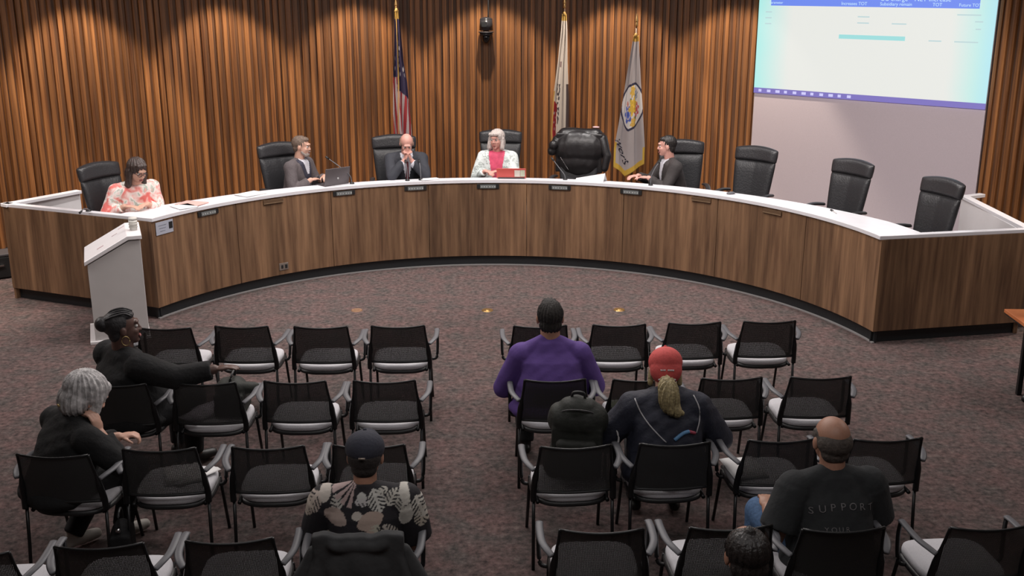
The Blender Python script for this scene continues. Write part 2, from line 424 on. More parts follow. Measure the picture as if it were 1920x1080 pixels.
# left and right returns
LF, RF = pol(RD, A1), pol(RD, A0)
LB = Vector((-5.56, 11.42, 0)); RB = Vector((5.10, 10.17, 0))
LE = Vector((-5.06, 12.22, 0)); RE = Vector((5.16, 11.92, 0))
dch(wallstrip('side_panel', LF, LB, .04, .125, ZT-.035, M_DAIS, None, -1))
dch(wallstrip('side_toe_kick', LF.lerp(LB, .012), LB.lerp(LF, .02), .02, 0, .125, M_TOE, None, -1).copy() if False else wallstrip('toe_kick', LF+Vector((.0, .05, 0)), LB+Vector((.03, .05, 0)), .02, 0, .125, M_TOE, None, -1))
dch(wallstrip('side_panel', RF, RB, .04, .125, ZT-.035, M_DAIS, None, 1))
dch(wallstrip('toe_kick', RF+Vector((0, .05, 0)), RB+Vector((-.03, .05, 0)), .02, 0, .125, M_TOE, None, 1))
dch(wallstrip('rear_panel', LB+Vector((0, .02, 0)), LE, .04, 0, ZT-.035, M_DAIS, None, -1))
dch(wallstrip('inner_lining', LB+Vector((.05, .06, 0)), LE+Vector((.04, -.02, 0)), .015, .3, ZT-.035, M_WHITE, None, -1))
dch(wallstrip('rear_panel', RB+Vector((-.02, .02, 0)), RE, .04, 0, ZT-.035, M_DAIS, None, 1))
dch(wallstrip('inner_lining', RB+Vector((-.07, .06, 0)), RE+Vector((-.05, -.02, 0)), .015, .3, ZT-.035, M_WHITE, None, 1))
dch(wallstrip('inner_lining', LF+Vector((-.1, .09, 0)), LB+Vector((.05, .05, 0)), .015, .3, ZT-.035, M_WHITE, None, -1))
dch(wallstrip('inner_lining', RF+Vector((.1, .07, 0)), RB+Vector((-.07, .05, 0)), .015, .3, ZT-.035, M_WHITE, None, 1))
# white tops: the curved worktop and the narrow caps of the returns
def rin(a): return RD+.15+.30*min(1, (abs(a-86)/66))**2.2
wt = sector('curved_worktop', RD-.018, 0, A0, A1, ZT-.035, ZT, M_WORK, n=90, r1f=rin)
tag(wt, 'white curved worktop running along the top of the council dais', 'countertop')
def cap(a, b, t, side, label):
    o = wallstrip('cap_rail', a, b, t, ZT-.035, ZT+.001, M_WORK, None, side); tag(o, label, 'cap rail'); return o
dl = (LF-LB).normalized(); dr = (RF-RB).normalized()
cap(LF+dl*.02, LB-dl*.02, .075, -1, 'narrow white cap on the left return of the dais')
cap(RF+dr*.02, RB-dr*.02, .075, 1, 'narrow white cap on the right return of the dais')
cap(LB+Vector((-.01, .0, 0)), LE, .10, -1, 'short white cap at the far left back end of the dais')
cap(RB+Vector((.015, 0, 0)), RE, .085, 1, 'white cap rail of the far right rear return, by the projection bay')
wallstrip('cap_rail', RE+Vector((-.02, -.1, 0)), RE+Vector((.22, .02, 0)), .08, ZT-.035, ZT+.002, M_WORK, None, 1)
tag(bpy.context.scene.objects['cap_rail.004'], 'small white corner tip at the rear end of the right dais return', 'cap rail')
# under-shelf behind each side so that arms and papers rest on it is the worktop itself
# outlet plate on the dais front
def on_front(a, z, out=.0): return pol(RD-out, a, z)
ot = thing('wall_outlet', on_front(129.6, .22, .004), R(129.6-90), 'small metal outlet plate low on the curved dais front', 'outlet')
box('plate', (0, 0, 0), (.115, .008, .085), mat('steel_plate', (.32, .28, .25), .4, .6), ot, .003)
box('socket', (-.022, -.006, 0), (.024, .006, .04), M_TOE, ot, .002); box('socket', (.028, -.006, 0), (.03, .006, .045), M_TOE, ot, .002)

# name plates under the worktop edge
def nameplate(a, label, kind=0):
    t = thing('nameplate', pol(RD-.012, a, ZT-.078), R(a-90), label, 'nameplate', None)
    if kind == 0:
        box('holder', (0, 0, 0), (.27, .012, .055), M_BLK, t, .002)
        box('insert', (0, -.008, -.004), (.19, .006, .042), mat('smoky_insert', (.16, .17, .17), .5), t, .002)
        for k in range(6): box('engraving', (-.075+.03*k+(.008 if k > 2 else 0), -.0115, -.004), (.014+.004*(k % 2), .001, .014), mat('pale_engraving', (.42, .44, .44), .5), t, 0)
    else:
        box('holder', (0, 0, 0), (.25, .010, .045), mat('bronze_holder', (.16, .10, .06), .4, .3), t, .002)
        box('lip', (0, -.008, -.018), (.25, .008, .008), mat('bronze_lip', (.22, .15, .09), .4, .3), t, .001)
    return t
nameplate(143.6, 'dark nameplate below the woman in the pink blouse')
nameplate(117.6, 'dark nameplate below the grey laptop')
nameplate(104.4, 'dark nameplate below the man with clasped hands')
nameplate(91.1, 'dark nameplate below the woman in the white jacket')
nameplate(77.9, 'dark nameplate below the chair hidden by a black jacket')
nameplate(64.6, 'dark nameplate below the man at the right in the black suit')
nameplate(130.9, 'empty bronze nameplate holder between the pink blouse and the grey laptop', 1)
nameplate(51.2, 'empty bronze nameplate holder below the first empty armchair', 1)
nameplate(37.0, 'empty bronze nameplate holder below the middle empty armchair', 1)
sg = thing('paper_sign', pol(RD-.01, 152.6, ZT-.125), R(152.6-90), 'pale printed notice taped at the left front corner of the dais', 'sign')
box('sheet', (0, 0, 0), (.24, .004, .135), mat('bluish_sheet', (.42, .44, .52), .7), sg, .001)
box('photo', (.085, -.004, .01), (.05, .003, .07), M_TOE, sg, 0)
for k in range(3): box('print_line', (-.03, -.004, .03-.03*k), (.11-.02*k, .002, .006), mat('print_grey', (.26, .28, .34), .7), sg, 0)

# brass floor covers
for k, (x, y, lb) in enumerate(((-.265, 10.97, 'bright round brass floor cover in the middle of the open carpet'), (1.155, 10.99, 'small brass floor cover at the right of the open carpet'), (-1.67, 10.97, 'dull brass floor cover at the left of the open carpet'))):
    t = thing('floor_outlet_cover', (x, y, 0), 0, lb, 'floor cover')
    bm = bmesh.new(); acyl(bm, (0, 0, 0), (0, 0, .008), .062, .056, 28); bmk('disc', bm, M_BRASS if k < 2 else mat('dull_brass', (.30, .17, .10), .6, .4, bump=.05), t)
    bm = bmesh.new(); acyl(bm, (0, 0, .008), (0, 0, .014), .03, .026, 20); bmk('lid', bm, M_BRASS if k < 2 else MATS['dull_brass'], t)
M_GR = mat('dark_gadget', (.012, .012, .013), .5)
# ------------------------------------------------------------------ lectern
def lectern():
    t = thing('lectern', (-3.90, 10.14, 0), R(21), 'white and grey lectern with sloping top at the left end of the dais', 'lectern')
    # local x: towards the dais (right), y: away from camera ; profile in xz
    W_, D_ = .52, .62
    prof = [(-.25, 0), (.25, 0), (.25, 1.0), (.145, 1.0), (-.25, .79)]
    def ext(name, pf, y0, y1, m, bev=.004):
        bm = bmesh.new(); vs = [bm.verts.new((x, y0, z)) for x, z in pf]; f = bm.faces.new(vs)
        r = bmesh.ops.extrude_face_region(bm, geom=[f]); bmesh.ops.translate(bm, vec=(0, y1-y0, 0), verts=[v for v in r['geom'] if isinstance(v, bmesh.types.BMVert)])
        return bmk(name, bm, m, t, False, bev, 1)
    ext('side_panel', prof, -.20, -.175, M_GREY); ext('side_panel', prof, .375, .40, M_GREY)
    box('front_panel', (.235, .1, .5), (.03, .55, 1.0), M_GREY, t); box('back_panel', (-.235, .1, .39), (.03, .55, .78), M_GREY, t)
    box('base_plate', (-.02, .1, .015), (.56, .64, .03), M_WHITE, t)
    top = [(-.275, .79), (.14, 1.012), (.265, 1.012), (.265, 1.052), (.13, 1.052), (-.275, .832)]
    ext('top', top, -.22, .42, M_WHITE)
    sl = math.atan2(.22, .405)
    for (x, y, sx, sy) in ((-.12, -.02, .07, .03), (.02, .15, .06, .012), (.09, .29, .07, .012)):
        z = .832+(x+.275)*(.22/.405)+.001
        box('printed_note', (x, y, z+.001), (sx, sy, .002), mat('faded_red_print', (.50, .36, .38), .8), t, 0, rot=Euler((0, -sl, 0)).to_matrix())
    return t
lc = lectern()
cup = thing('lidded_cup', pol(0, 0), 0, 'white lidded paper cup standing on the flat ledge of the lectern', 'cup')
cup.location = (-3.725, 10.25, 1.0525)
cyl('cup_body', (0, 0, 0), (0, 0, .105), .034, mat('cup_white', (.62, .60, .56), .6, var=.05, bscale=60), cup, .042, 24)
for z in (.03, .055, .08): cyl('sleeve_ridge', (0, 0, z), (0, 0, z+.006), .042, mat('sleeve_grey', (.48, .46, .42), .7), cup, .043, 24)
cyl('lid', (0, 0, .105), (0, 0, .125), .044, MATS['cup_white'], cup, .038, 24)

# ------------------------------------------------------------------ side table at right, black box at far left
tb = thing('side_table', (4.75, 8.3, 0), R(-2), 'orange-brown topped table at the right edge of the picture', 'table')
box('tabletop', (0, 0, .735), (1.22, .55, .03), wood('orange_laminate', (.42, .12, .04), (.62, .22, .08), 3, 3), tb, .004)
box('edge_band', (0, 0, .712), (1.20, .53, .018), M_BLK, tb, .002)
for sx_ in (-.42, .55):
    for sy_ in (-.22, .22): box('leg', (sx_, sy_, .352), (.04, .04, .70), M_BLKM, tb, .004)
bx = thing('equipment_case', (-6.18, 12.32, 0), R(35), 'black equipment case on the floor at the far left by the wall', 'case')
box('case_body', (0, 0, .14), (.62, .30, .26), M_BLK, bx, .015); box('case_lid', (0, 0, .285), (.63, .31, .03), M_DARKGREY, bx, .008)
for s_ in (-.2, .2): box('foot', (s_, 0, .005), (.05, .25, .014), M_TOE, bx, .002)
box('handle', (0, -.17, .17), (.16, .03, .02), M_CHROME, bx, .004)

# ------------------------------------------------------------------ audience armchair
def make_chair():
    t = thing('mesh_armchair', (0, 0, 0), 0, 'x', 'chair')
    # back panel (weave), curved; local front = +y
    nu, nv = 10, 8; V = []; F = []
    def bp(uu, vv, w0=.232, w1=.205):
        w_ = w0+(w1-w0)*vv; x = (uu*2-1)*w_; z = .50+.32*vv
        y = -.225-.075*vv**1.3 - .030*(1-(uu*2-1)**2)
        return Vector((x, y, z - .010*(1-(uu*2-1)**2)*vv))
    for j in range(nv+1):
        for i in range(nu+1): V.append(bp(i/nu, j/nv))
    for j in range(nv):
        for i in range(nu): F.append((j*(nu+1)+i, j*(nu+1)+i+1, (j+1)*(nu+1)+i+1, (j+1)*(nu+1)+i))
    mk('back_mesh', V, F, M_MESH, t, True)
    # frame: posts and rails
    fr = [bp(i/nu, 1) for i in range(nu+1)]
    tube('top_rail', fr, .008, M_BLKM, t, 8)
    tube('lower_rail', [bp(i/nu, 0) for i in range(nu+1)], .009, M_BLK, t, 8)
    for s in (-1, 1):
        uu = 0 if s < 0 else 1
        P = [bp(uu, 1), bp(uu, .75), bp(uu, .5)+Vector((s*.004, 0, 0)), bp(uu, .25)+Vector((s*.006, -.004, 0)), bp(uu, 0)+Vector((s*.006, 0, 0)), Vector((s*.238, -.225, .44))]
        tube('back_post', smoothpts(P, 4), [.008]*8+[.011+.008*min(1, k/3) for k in range(13)], M_BLKM, t, 8)
        # armrest: grey pad from the post outward and forward, support down to the seat
        pad = smoothpts([(s*.238, -.262, .655), (s*.262, -.225, .668), (s*.285, -.15, .675), (s*.290, -.03, .678), (s*.287, .05, .676)], 4)
        tube('armrest', pad, .01, M_ARM, t, 8, flat=(.021, .009))
        sup = smoothpts([(s*.287, .05, .668), (s*.290, .06, .60), (s*.288, .055, .50), (s*.280, .04, .435), (s*.245, .03, .425)], 4)
        tube('arm_support', sup, .012, M_BLKM, t, 8)
        tube('leg', [(s*.236, -.215, .44), (s*.238, -.235, .22), (s*.240, -.262, 0)], .0105, M_BLKM, t, 8)
        tube('leg', [(s*.225, .15, .42), (s*.228, .21, .2), (s*.232, .265, 0)], .0105, M_BLKM, t, 8)
        bm = bmesh.new(); acyl(bm, (s*.21, -.20, .415), (s*.21, .2, .415), .012); bmk('side_rail', bm, M_BLKM, t, True)
    # seat: shell and cushion, rounded
    def slab_round(name, z0, z1, sx, sy, m, dome=0., inset=0.):
        V = []; n = 40
        def sup(a, rx, ry): 
            c, s_ = cos(a), sin(a); e = .45 if s_ > 0 else .68
            return (abs(c)**e*math.copysign(rx, c), abs(s_)**e*math.copysign(ry, s_))
        rings = [(0, z0, .96), (1, z0+.006, 1), (1, (z0+z1)/2, 1.0), (0, z1-.006, .985), (0, z1, .93), (0, z1+dome*.7, .6), (0, z1+dome, .01)]
        for _, z, k in rings:
            for i in range(n):
                x, y = sup(2*PI*i/n, sx*k, sy*k); V.append((x, y, z - .012*(abs(x)/sx)**2*0))
        F = []
        for j in range(len(rings)-1):
            for i in range(n): F.append((j*n+i, j*n+(i+1) % n, (j+1)*n+(i+1) % n, (j+1)*n+i))
        F.append(tuple(range(n))[::-1]); F.append(tuple((len(rings)-1)*n+i for i in range(n)))
        return mk(name, V, F, m, t, True)
    slab_round('seat_pan', .392, .425, .238, .235, M_BLK)
    slab_round('seat_cushion', .422, .466, .226, .228, M_SEAT, .018)
    return t
ch0 = make_chair()
CH = dict(A1=(-2.7, 7.87, -1), A2=(-2.11, 7.91, -1), A3=(-1.49, 7.90, 0), A4=(-.89, 7.92, 1.5),
 B1=(.22, 7.92, 1.9), B2=(.84, 7.95, 1.9), B3=(1.44, 8.0, 3.5), B4=(2.04, 8.04, 2),
 C1=(-2.65, 6.66, 2), C2=(-2.06, 6.69, 1.4), C3=(-1.46, 6.72, 0), C4=(-.86, 6.73, 1.5),
 D1=(.29, 6.75, 2.8), D2=(.89, 6.76, 2.9), D3=(1.49, 6.78, 2.8), D4=(2.10, 6.80, 1.4),
 E1=(-2.61, 5.56, -3), E2=(-2.03, 5.64, 3.5), E3=(-1.41, 5.67, 3), E4=(-.83, 5.69, 1),
 F1=(.37, 5.68, 5), F2=(.95, 5.72, 4.1), F3=(1.59, 5.77, 4.3), F4=(2.21, 5.78, 4.1),
 G0=(-2.57, 4.46, 7), G1=(-1.97, 4.55, 5.6), G2=(-1.36, 4.60, 5), G3=(-.74, 4.61, 2.1),
 H1=(.44, 4.70, 1.6), H2=(1.08, 4.73, 4.7), H3=(1.63, 4.71, 3.7), H4=(2.36, 4.73, 4.6))
LB_ = dict(
 A1='empty black mesh armchair, leftmost of the front row',
 A2='empty black mesh armchair in the front row, second from the left, beside the outstretched hand',
 A3='empty black mesh armchair in the front row, third from the left',
 A4='empty black mesh armchair in the front row, at the left edge of the aisle',
 B1='black mesh armchair in the front row, half hidden by the purple shirt',
 B2='empty black mesh armchair in the front row, second right of the aisle',
 B3='empty black mesh armchair in the front row, just above the red cap',
 B4='empty black mesh armchair at the right end of the front row',
 C1='black mesh armchair in the second row, holding the woman with a bun',
 C2='black mesh armchair in the second row with a dark bag on its seat',
 C3='empty black mesh armchair in the second row, third from the left',
 C4='empty black mesh armchair in the second row, at the left edge of the aisle',
 D1='black mesh armchair in the second row, holding the man in purple',
 D2='black mesh armchair in the second row with a bright leaflet on its seat',
 D3='empty black mesh armchair in the second row, right of the red cap',
 D4='empty black mesh armchair at the right end of the second row',
 E1='black mesh armchair at the left end of the third row, holding the grey-haired woman',
 E2='black mesh armchair in the third row with white papers, second from the left',
 E3='empty black mesh armchair in the third row, left of the leaf-print shirt',
 E4='black mesh armchair directly in front of the man in the leaf-print shirt',
 F1='black mesh armchair in the third row, holding the dark backpack',
 F2='black mesh armchair in the third row, holding the woman in the red cap',
 F3='black mesh armchair with a white sheet on its seat, right of the navy jacket',
 F4='black mesh armchair at the right end of the third row',
 G0='black mesh armchair cut off by the lower left corner of the picture',
 G1='empty black mesh armchair in the fourth row, behind the grey-haired woman',
 G2='empty black mesh armchair in the fourth row, left of the grey coat',
 G3='black mesh armchair in the fourth row under the grey coat',
 H1='empty black mesh armchair in the fourth row, first right of the aisle',
 H2='black mesh armchair in the fourth row, in front of the lowest head',
 H3='black mesh armchair in the fourth row, holding the balding man in a dark shirt',
 H4='black mesh armchair cut off by the lower right corner of the picture')
def chair_pose(k):
    x, y, a = CH[k]; a = R(a*.8+.4); return (x-sin(a)*.30, y+cos(a)*.30, a)
first = True
CHO = {}
for k in CH:
    x, y, a = chair_pose(k)
    if first: o = ch0; o.location = (x, y, 0); o.rotation_euler = (0, 0, a); o['label'] = LB_[k]; first = False
    else: o = dup(ch0, (x, y, 0), a, LB_[k])
    o['group'] = 'mesh armchairs for the audience'; CHO[k] = o

# papers lying on seats
def seat_local(k, x, y, z):
    cx, cy, a = chair_pose(k); return Vector((cx+x*cos(a)-y*sin(a), cy+x*sin(a)+y*cos(a), z)), a
def sheets(k, spots, label, m=M_PAPER, cat='paper'):
    p, a = seat_local(k, 0, 0, .4795); t = thing('paper_sheets', p, a, label, cat)
    for i, (x, y, rz, sx, sy) in enumerate(spots):
        nx_ = 6; V = []; F = []
        q = Euler((0, 0, R(rz))).to_matrix()
        for j in range(2):
            for i2 in range(nx_+1):
                v = q @ Vector(((i2/nx_-.5)*sx, (j-.5)*sy, 0)); v += Vector((x, y, .003+.004*i+.006*sin(i2*.9+i)**2)); V.append(v)
        for i2 in range(nx_): F.append((i2, i2+1, nx_+2+i2, nx_+1+i2))
        o = mk('sheet', V, F, m, t, True); md = o.modifiers.new('s', 'SOLIDIFY'); md.thickness = .0015
sheets('C2', [(-.07, .04, 35, .21, .28), (-.12, -.04, -30, .18, .26)], 'creased white papers spread on the second-row seat beside the dark bag', mat('glossy_print', (.50, .46, .52), .5, var=.2, bscale=30))
sheets('E2', [(.02, .06, 15, .22, .28), (.11, .03, -40, .10, .30)], 'white papers lying on the third-row seat, second from the left')
sheets('D2', [(-.09, .04, 12, .16, .22)], 'bright leaflet on the seat between the purple shirt and the red cap', mat('leaflet', (.52, .60, .42), .5, var=.2, bscale=40))
sheets('F3', [(-.12, .03, 5, .22, .30)], 'large white sheet lying on the seat right of the red-capped woman')
# ------------------------------------------------------------------ executive armchair on the dais
def rounded_pad(name, m, parent, W0, W1, z0, z1, th, yf, arch=.0, n=14, crown=.0, seam=False):
    """padded back section: front bulges to -y? front faces +y; yf(z) = centre plane y"""
    V = []; F = []; nu = n; nv = 8; ring = []
    def pt(i, j, side):
        s = i/nu*2-1; t = j/nv; w_ = W0+(W1-W0)*t
        z = z0+(z1-z0)*t + arch*(1-s*s)*t
        edge = (1-abs(s)**6)*(1-abs(2*t-1)**8); edge = max(edge, 0)**.5
        y = yf(z) + side*(th/2)*(.35+.65*edge) + .035*s*s
        if seam and abs(s) < .08: y -= side*.006
        return (s*w_*(.985+.015*(1-abs(2*t-1))), y, z)
    for side in (1, -1):
        for j in range(nv+1):
            for i in range(nu+1): V.append(pt(i, j, side))
    K = (nu+1)*(nv+1)
    for s_ in (0, 1):
        for j in range(nv):
            for i in range(nu):
                q = (s_*K+j*(nu+1)+i, s_*K+j*(nu+1)+i+1, s_*K+(j+1)*(nu+1)+i+1, s_*K+(j+1)*(nu+1)+i); F.append(q[::-1] if s_ == 0 else q)
    for j in range(nv):
        for i in (0, nu):
            a, b_ = j*(nu+1)+i, (j+1)*(nu+1)+i; F.append((a, b_, b_+K, a+K))
    for i in range(nu):
        for j in (0, nv):
            a, b_ = j*(nu+1)+i, j*(nu+1)+i+1; F.append((a, b_, b_+K, a+K))
    o = mk(name, V, F, m, parent, True)
    bm = bmesh.new(); bm.from_mesh(o.data); bmesh.ops.recalc_face_normals(bm, faces=bm.faces[:]); bm.to_mesh(o.data); bm.free()
    sb = o.modifiers.new('s', 'SUBSURF'); sb.levels = 1; sb.render_levels = 1
    return o
def make_exec():
    t = thing('executive_armchair', (0, 0, 0), 0, 'x', 'chair')
    yf = lambda z: -.20-.17*(z-.5)
    rounded_pad('headrest', M_LEATH, t, .281, .288, 1.06, 1.205, .108, yf, .035)
    rounded_pad('backrest', M_LEATH2, t, .225, .280, .50, 1.080, .10, yf, .0, seam=True)
    bm = bmesh.new(); abox(bm, (0, .06, .475), (.52, .52, .11)); bmk('seat', bm, M_LEATH, t, True, .045, 3)
    for s in (-1, 1):
        pad = smoothpts([(s*.29, -.19, .70), (s*.305, -.05, .715), (s*.305, .1, .70), (s*.295, .19, .67)], 4)
        tube('armrest', pad, .02, M_LEATH, t, 10, flat=(.032, .018))
        tube('arm_bracket', smoothpts([(s*.30, .12, .69), (s*.31, .12, .58), (s*.29, .05, .46), (s*.2, .02, .42)], 4), .016, M_BLK, t, 8)
    cyl('column', (0, .02, .12), (0, .02, .43), .03, M_CHROME, t)
    for k in range(5):
        a = 2*PI*k/5+.3; e = Vector((.30*cos(a), .02+.30*sin(a), .075))
        l = tube('leg', [(0, .02, .12), e*.6+Vector((0, 0, .05)), e], [.026, .022, .016], M_BLK, t, 8)
        bm = bmesh.new(); d = Vector((-sin(a), cos(a), 0))*.02; c = Vector((e.x, e.y, .03)); acyl(bm, c-d, c+d, .029, None, 16); bmk('caster', bm, M_BLK, l, True)
    return t
ex0 = make_exec()
EX = [(151.0, 4.55, -88, 'black leather armchair behind the woman in the pink blouse'),
      (123.9, 4.36, -84, 'black leather armchair behind the man in the grey jacket'),
      (106.2, 4.40, -95, 'black leather armchair behind the man with clasped hands'),
      (89.3, 4.70, -92, 'black leather armchair behind the woman in the white jacket'),
      (76.6, 4.42, -90, 'leather armchair hidden under the black jacket'),
      (58.8, 4.42, -62, 'black leather armchair behind the man in the black suit'),
      (48.5, 4.40, -92, 'first empty black leather armchair, beside the edge of the pale wall bay'),
      (32.8, 4.42, -91, 'middle empty black leather armchair in front of the pale wall bay'),
      (16.9, 4.42, -85, 'rightmost empty black leather armchair by the right end of the dais')]
exo = []
for i, (a, r_, tw, lb) in enumerate(EX):
    p = pol(r_, a, .30); rz = R(a)+R(90) + R(tw+90)
    if i == 0: o = ex0; o.location = p; o.rotation_euler = (0, 0, rz); o['label'] = lb
    else: o = dup(ex0, p, rz, lb)
    o['group'] = 'leather armchairs behind the dais'; exo.append(o)
o = dup(ex0, (4.62, 8.55, 0), R(200), 'black swivel chair pushed under the table at the right edge of the picture'); o['group'] = 'leather armchairs behind the dais'
o.location = (4.56, 8.22, 0)

# ------------------------------------------------------------------ fused organic shapes (one continuous surface per part)
def _caps(a, b, r0, r1, seg=20, flat=None, n=5, sc=None):
    """closed tapered capsule; sc=(sx, sy) flattening about an axis frame"""
    a, b = Vector(a), Vector(b); d = b-a
    if d.length < 1e-5: d = Vector((0, 0, 1e-4))
    q = d.to_track_quat('Z', 'Y').to_matrix(); L_ = d.length; V = []; F = []; prof = []
    if flat:
        prof = [(0, 0), (0, r0*.6), (0, r0), (L_, r1), (L_, r1*.6), (L_, 0)]
        prof = [(0, .0001), (0, r0), (L_, r1), (L_, .0001)]
    else:
        for k in range(n+1):
            t = PI/2*k/n; prof.append((-r0*cos(t), max(r0*sin(t), 1e-4)))
        for k in range(n+1):
            t = PI/2*k/n; prof.append((L_+r1*sin(t), max(r1*cos(t), 1e-4)))
    for z, r in prof:
        for i in range(seg):
            an = 2*PI*i/seg; p = Vector((r*cos(an), r*sin(an), z)); V.append(a + q @ p)
    for j in range(len(prof)-1):
        for i in range(seg): F.append((j*seg+i, j*seg+(i+1) % seg, (j+1)*seg+(i+1) % seg, (j+1)*seg+i))
    F.append(tuple(range(seg))[::-1]); F.append(tuple((len(prof)-1)*seg+i for i in range(seg)))
    return V, F
def _ell(c, r, rot=None, seg=32, rings=24):
    V = []; F = []; c = Vector(c); rot = rot or Matrix.Identity(3)
    for j in range(rings+1):
        t = PI*j/rings
        for i in range(seg):
            a = 2*PI*i/seg; s_ = max(sin(t), 1e-3); p = Vector((r[0]*s_*cos(a), r[1]*s_*sin(a), -r[2]*cos(t))); V.append(c + rot @ p)
    for j in range(rings):
        for i in range(seg): F.append((j*seg+i, j*seg+(i+1) % seg, (j+1)*seg+(i+1) % seg, (j+1)*seg+i))
    F.append(tuple(range(seg))[::-1]); F.append(tuple(rings*seg+i for i in range(seg)))
    return V, F
def _box(c, s, rot=None):
    rot = rot or Matrix.Identity(3); c = Vector(c); V = [c + rot @ Vector((x*s[0]/2, y*s[1]/2, z*s[2]/2)) for x in (-1, 1) for y in (-1, 1) for z in (-1, 1)]
    F = [(0, 1, 3, 2), (4, 6, 7, 5), (0, 4, 5, 1), (2, 3, 7, 6), (0, 2, 6, 4), (1, 5, 7, 3)]
    return V, F
def fuse(name, prims, vox, m, parent=None, smooth=3, warp=None, cut=None):
    V = []; F = []
    for p in prims:
        v, f = p; o_ = len(V); V += v; F += [tuple(i+o_ for i in q) for q in f]
    me = bpy.data.meshes.new('tmp'); me.from_pydata([tuple(v) for v in V], [], F); me.update()
    o = bpy.data.objects.new('tmp', me); COL.objects.link(o)
    r = o.modifiers.new('r', 'REMESH'); r.mode = 'VOXEL'; r.voxel_size = vox; r.adaptivity = 0
    if smooth: s_ = o.modifiers.new('s', 'SMOOTH'); s_.iterations = smooth; s_.factor = .5
    dg = bpy.context.evaluated_depsgraph_get(); me2 = bpy.data.meshes.new_from_object(o.evaluated_get(dg))
    COL.objects.unlink(o); bpy.data.objects.remove(o); bpy.data.meshes.remove(me)
    me2.name = name; me2.materials.clear()
    if m: me2.materials.append(m)
    n = len(me2.vertices); co = np.empty(n*3, dtype=np.float32); me2.vertices.foreach_get('co', co); co = co.reshape(-1, 3)
    if warp is not None:
        co = warp(co).astype(np.float32); me2.vertices.foreach_set('co', co.ravel())
    if cut is not None:
        bm = bmesh.new(); bm.from_mesh(me2); bm.verts.ensure_lookup_table(); keep = cut(co)
        bmesh.ops.delete(bm, geom=[bm.verts[i] for i in np.nonzero(~keep)[0]], context='VERTS'); bm.to_mesh(me2); bm.free()
    me2.polygons.foreach_set('use_smooth', [True]*len(me2.polygons)); me2.update()
    o = bpy.data.objects.new(name, me2); link(o, parent); return o
def coords(o):
    n = len(o.data.vertices); co = np.empty(n*3, dtype=np.float32); o.data.vertices.foreach_get('co', co); return co.reshape(-1, 3)
def normals(o):
    n = len(o.data.vertices); co = np.empty(n*3, dtype=np.float32); o.data.vertices.foreach_get('normal', co); return co.reshape(-1, 3)
def paint(o, cols):
    ca = o.data.color_attributes.new('Col', 'FLOAT_COLOR', 'POINT'); c = np.ones((len(cols), 4), dtype=np.float32); c[:, :3] = cols
    ca.data.foreach_set('color', c.ravel())
def folds(amp, f=(9, 9, 5), seed=0.):
    """soft cloth creases pushed along the radial direction"""
    def w_(co):
        out = co.copy(); k = np.array(f)
        s1 = np.sin(co[:, 0]*k[0]*2+co[:, 2]*k[2]*3+seed)*np.sin(co[:, 1]*k[1]*2.3-co[:, 2]*k[2]*2.1+seed*1.7)
        s2 = np.sin(co[:, 0]*k[0]*5.3-co[:, 2]*k[2]*4.7+seed*2.1)*np.sin(co[:, 1]*k[1]*4.9+co[:, 2]*k[2]*6.1)
        d = (s1*.7+s2*.3)*amp
        c = co.mean(0); v = co-c; v[:, 2] *= .25; l = np.linalg.norm(v, axis=1)+1e-6
        return out + v/l[:, None]*d[:, None]
    return w_
def split_off(o, name, m, pred, push=.002):
    """move the faces where pred(centre) holds into a new part of their own"""
    bm = bmesh.new(); bm.from_mesh(o.data); sel = [f for f in bm.faces if pred(f.calc_center_median())]
    b2 = bm.copy(); b2.faces.ensure_lookup_table(); ids = {f.index for f in sel}
    bmesh.ops.delete(b2, geom=[f for f in b2.faces if f.index not in ids], context='FACES')
    me = bpy.data.meshes.new(name); b2.to_mesh(me); b2.free()
    bmesh.ops.delete(bm, geom=sel, context='FACES'); bm.to_mesh(o.data); bm.free()
    me.materials.clear(); me.materials.append(m)
    for v in me.vertices: v.co += v.normal*push
    me.polygons.foreach_set('use_smooth', [True]*len(me.polygons))
    n = bpy.data.objects.new(name, me); link(n, o.parent); return n

SKIN = {'fair': mat('fair_skin', (.62, .36, .27), .5, bump=.03, bscale=80, var=.05), 'tan': mat('tan_skin', (.42, .22, .15), .5, bump=.03, bscale=80, var=.05),
        'dark': mat('dark_skin', (.115, .062, .050), .42, bump=.03, bscale=80, var=.08), 'pink': mat('pink_skin', (.66, .34, .28), .48, bump=.03, bscale=80, var=.05)}
LIPS = mat('lips', (.35, .12, .11), .5, bump=.02); EYEW = mat('eye_white', (.55, .52, .50), .3); EYED = mat('eye_iris', (.03, .02, .015), .25)
M_TROU = mat('charcoal_trousers', (.011, .011, .013), .85, bump=.15); M_SHOE = mat('black_shoe', (.015, .015, .015), .45, bump=.05)
NEW = lambda n, c, r_=.8, v=.1, s=30, b=.2: mat(n, c, r_, var=v, bscale=s, bump=b)

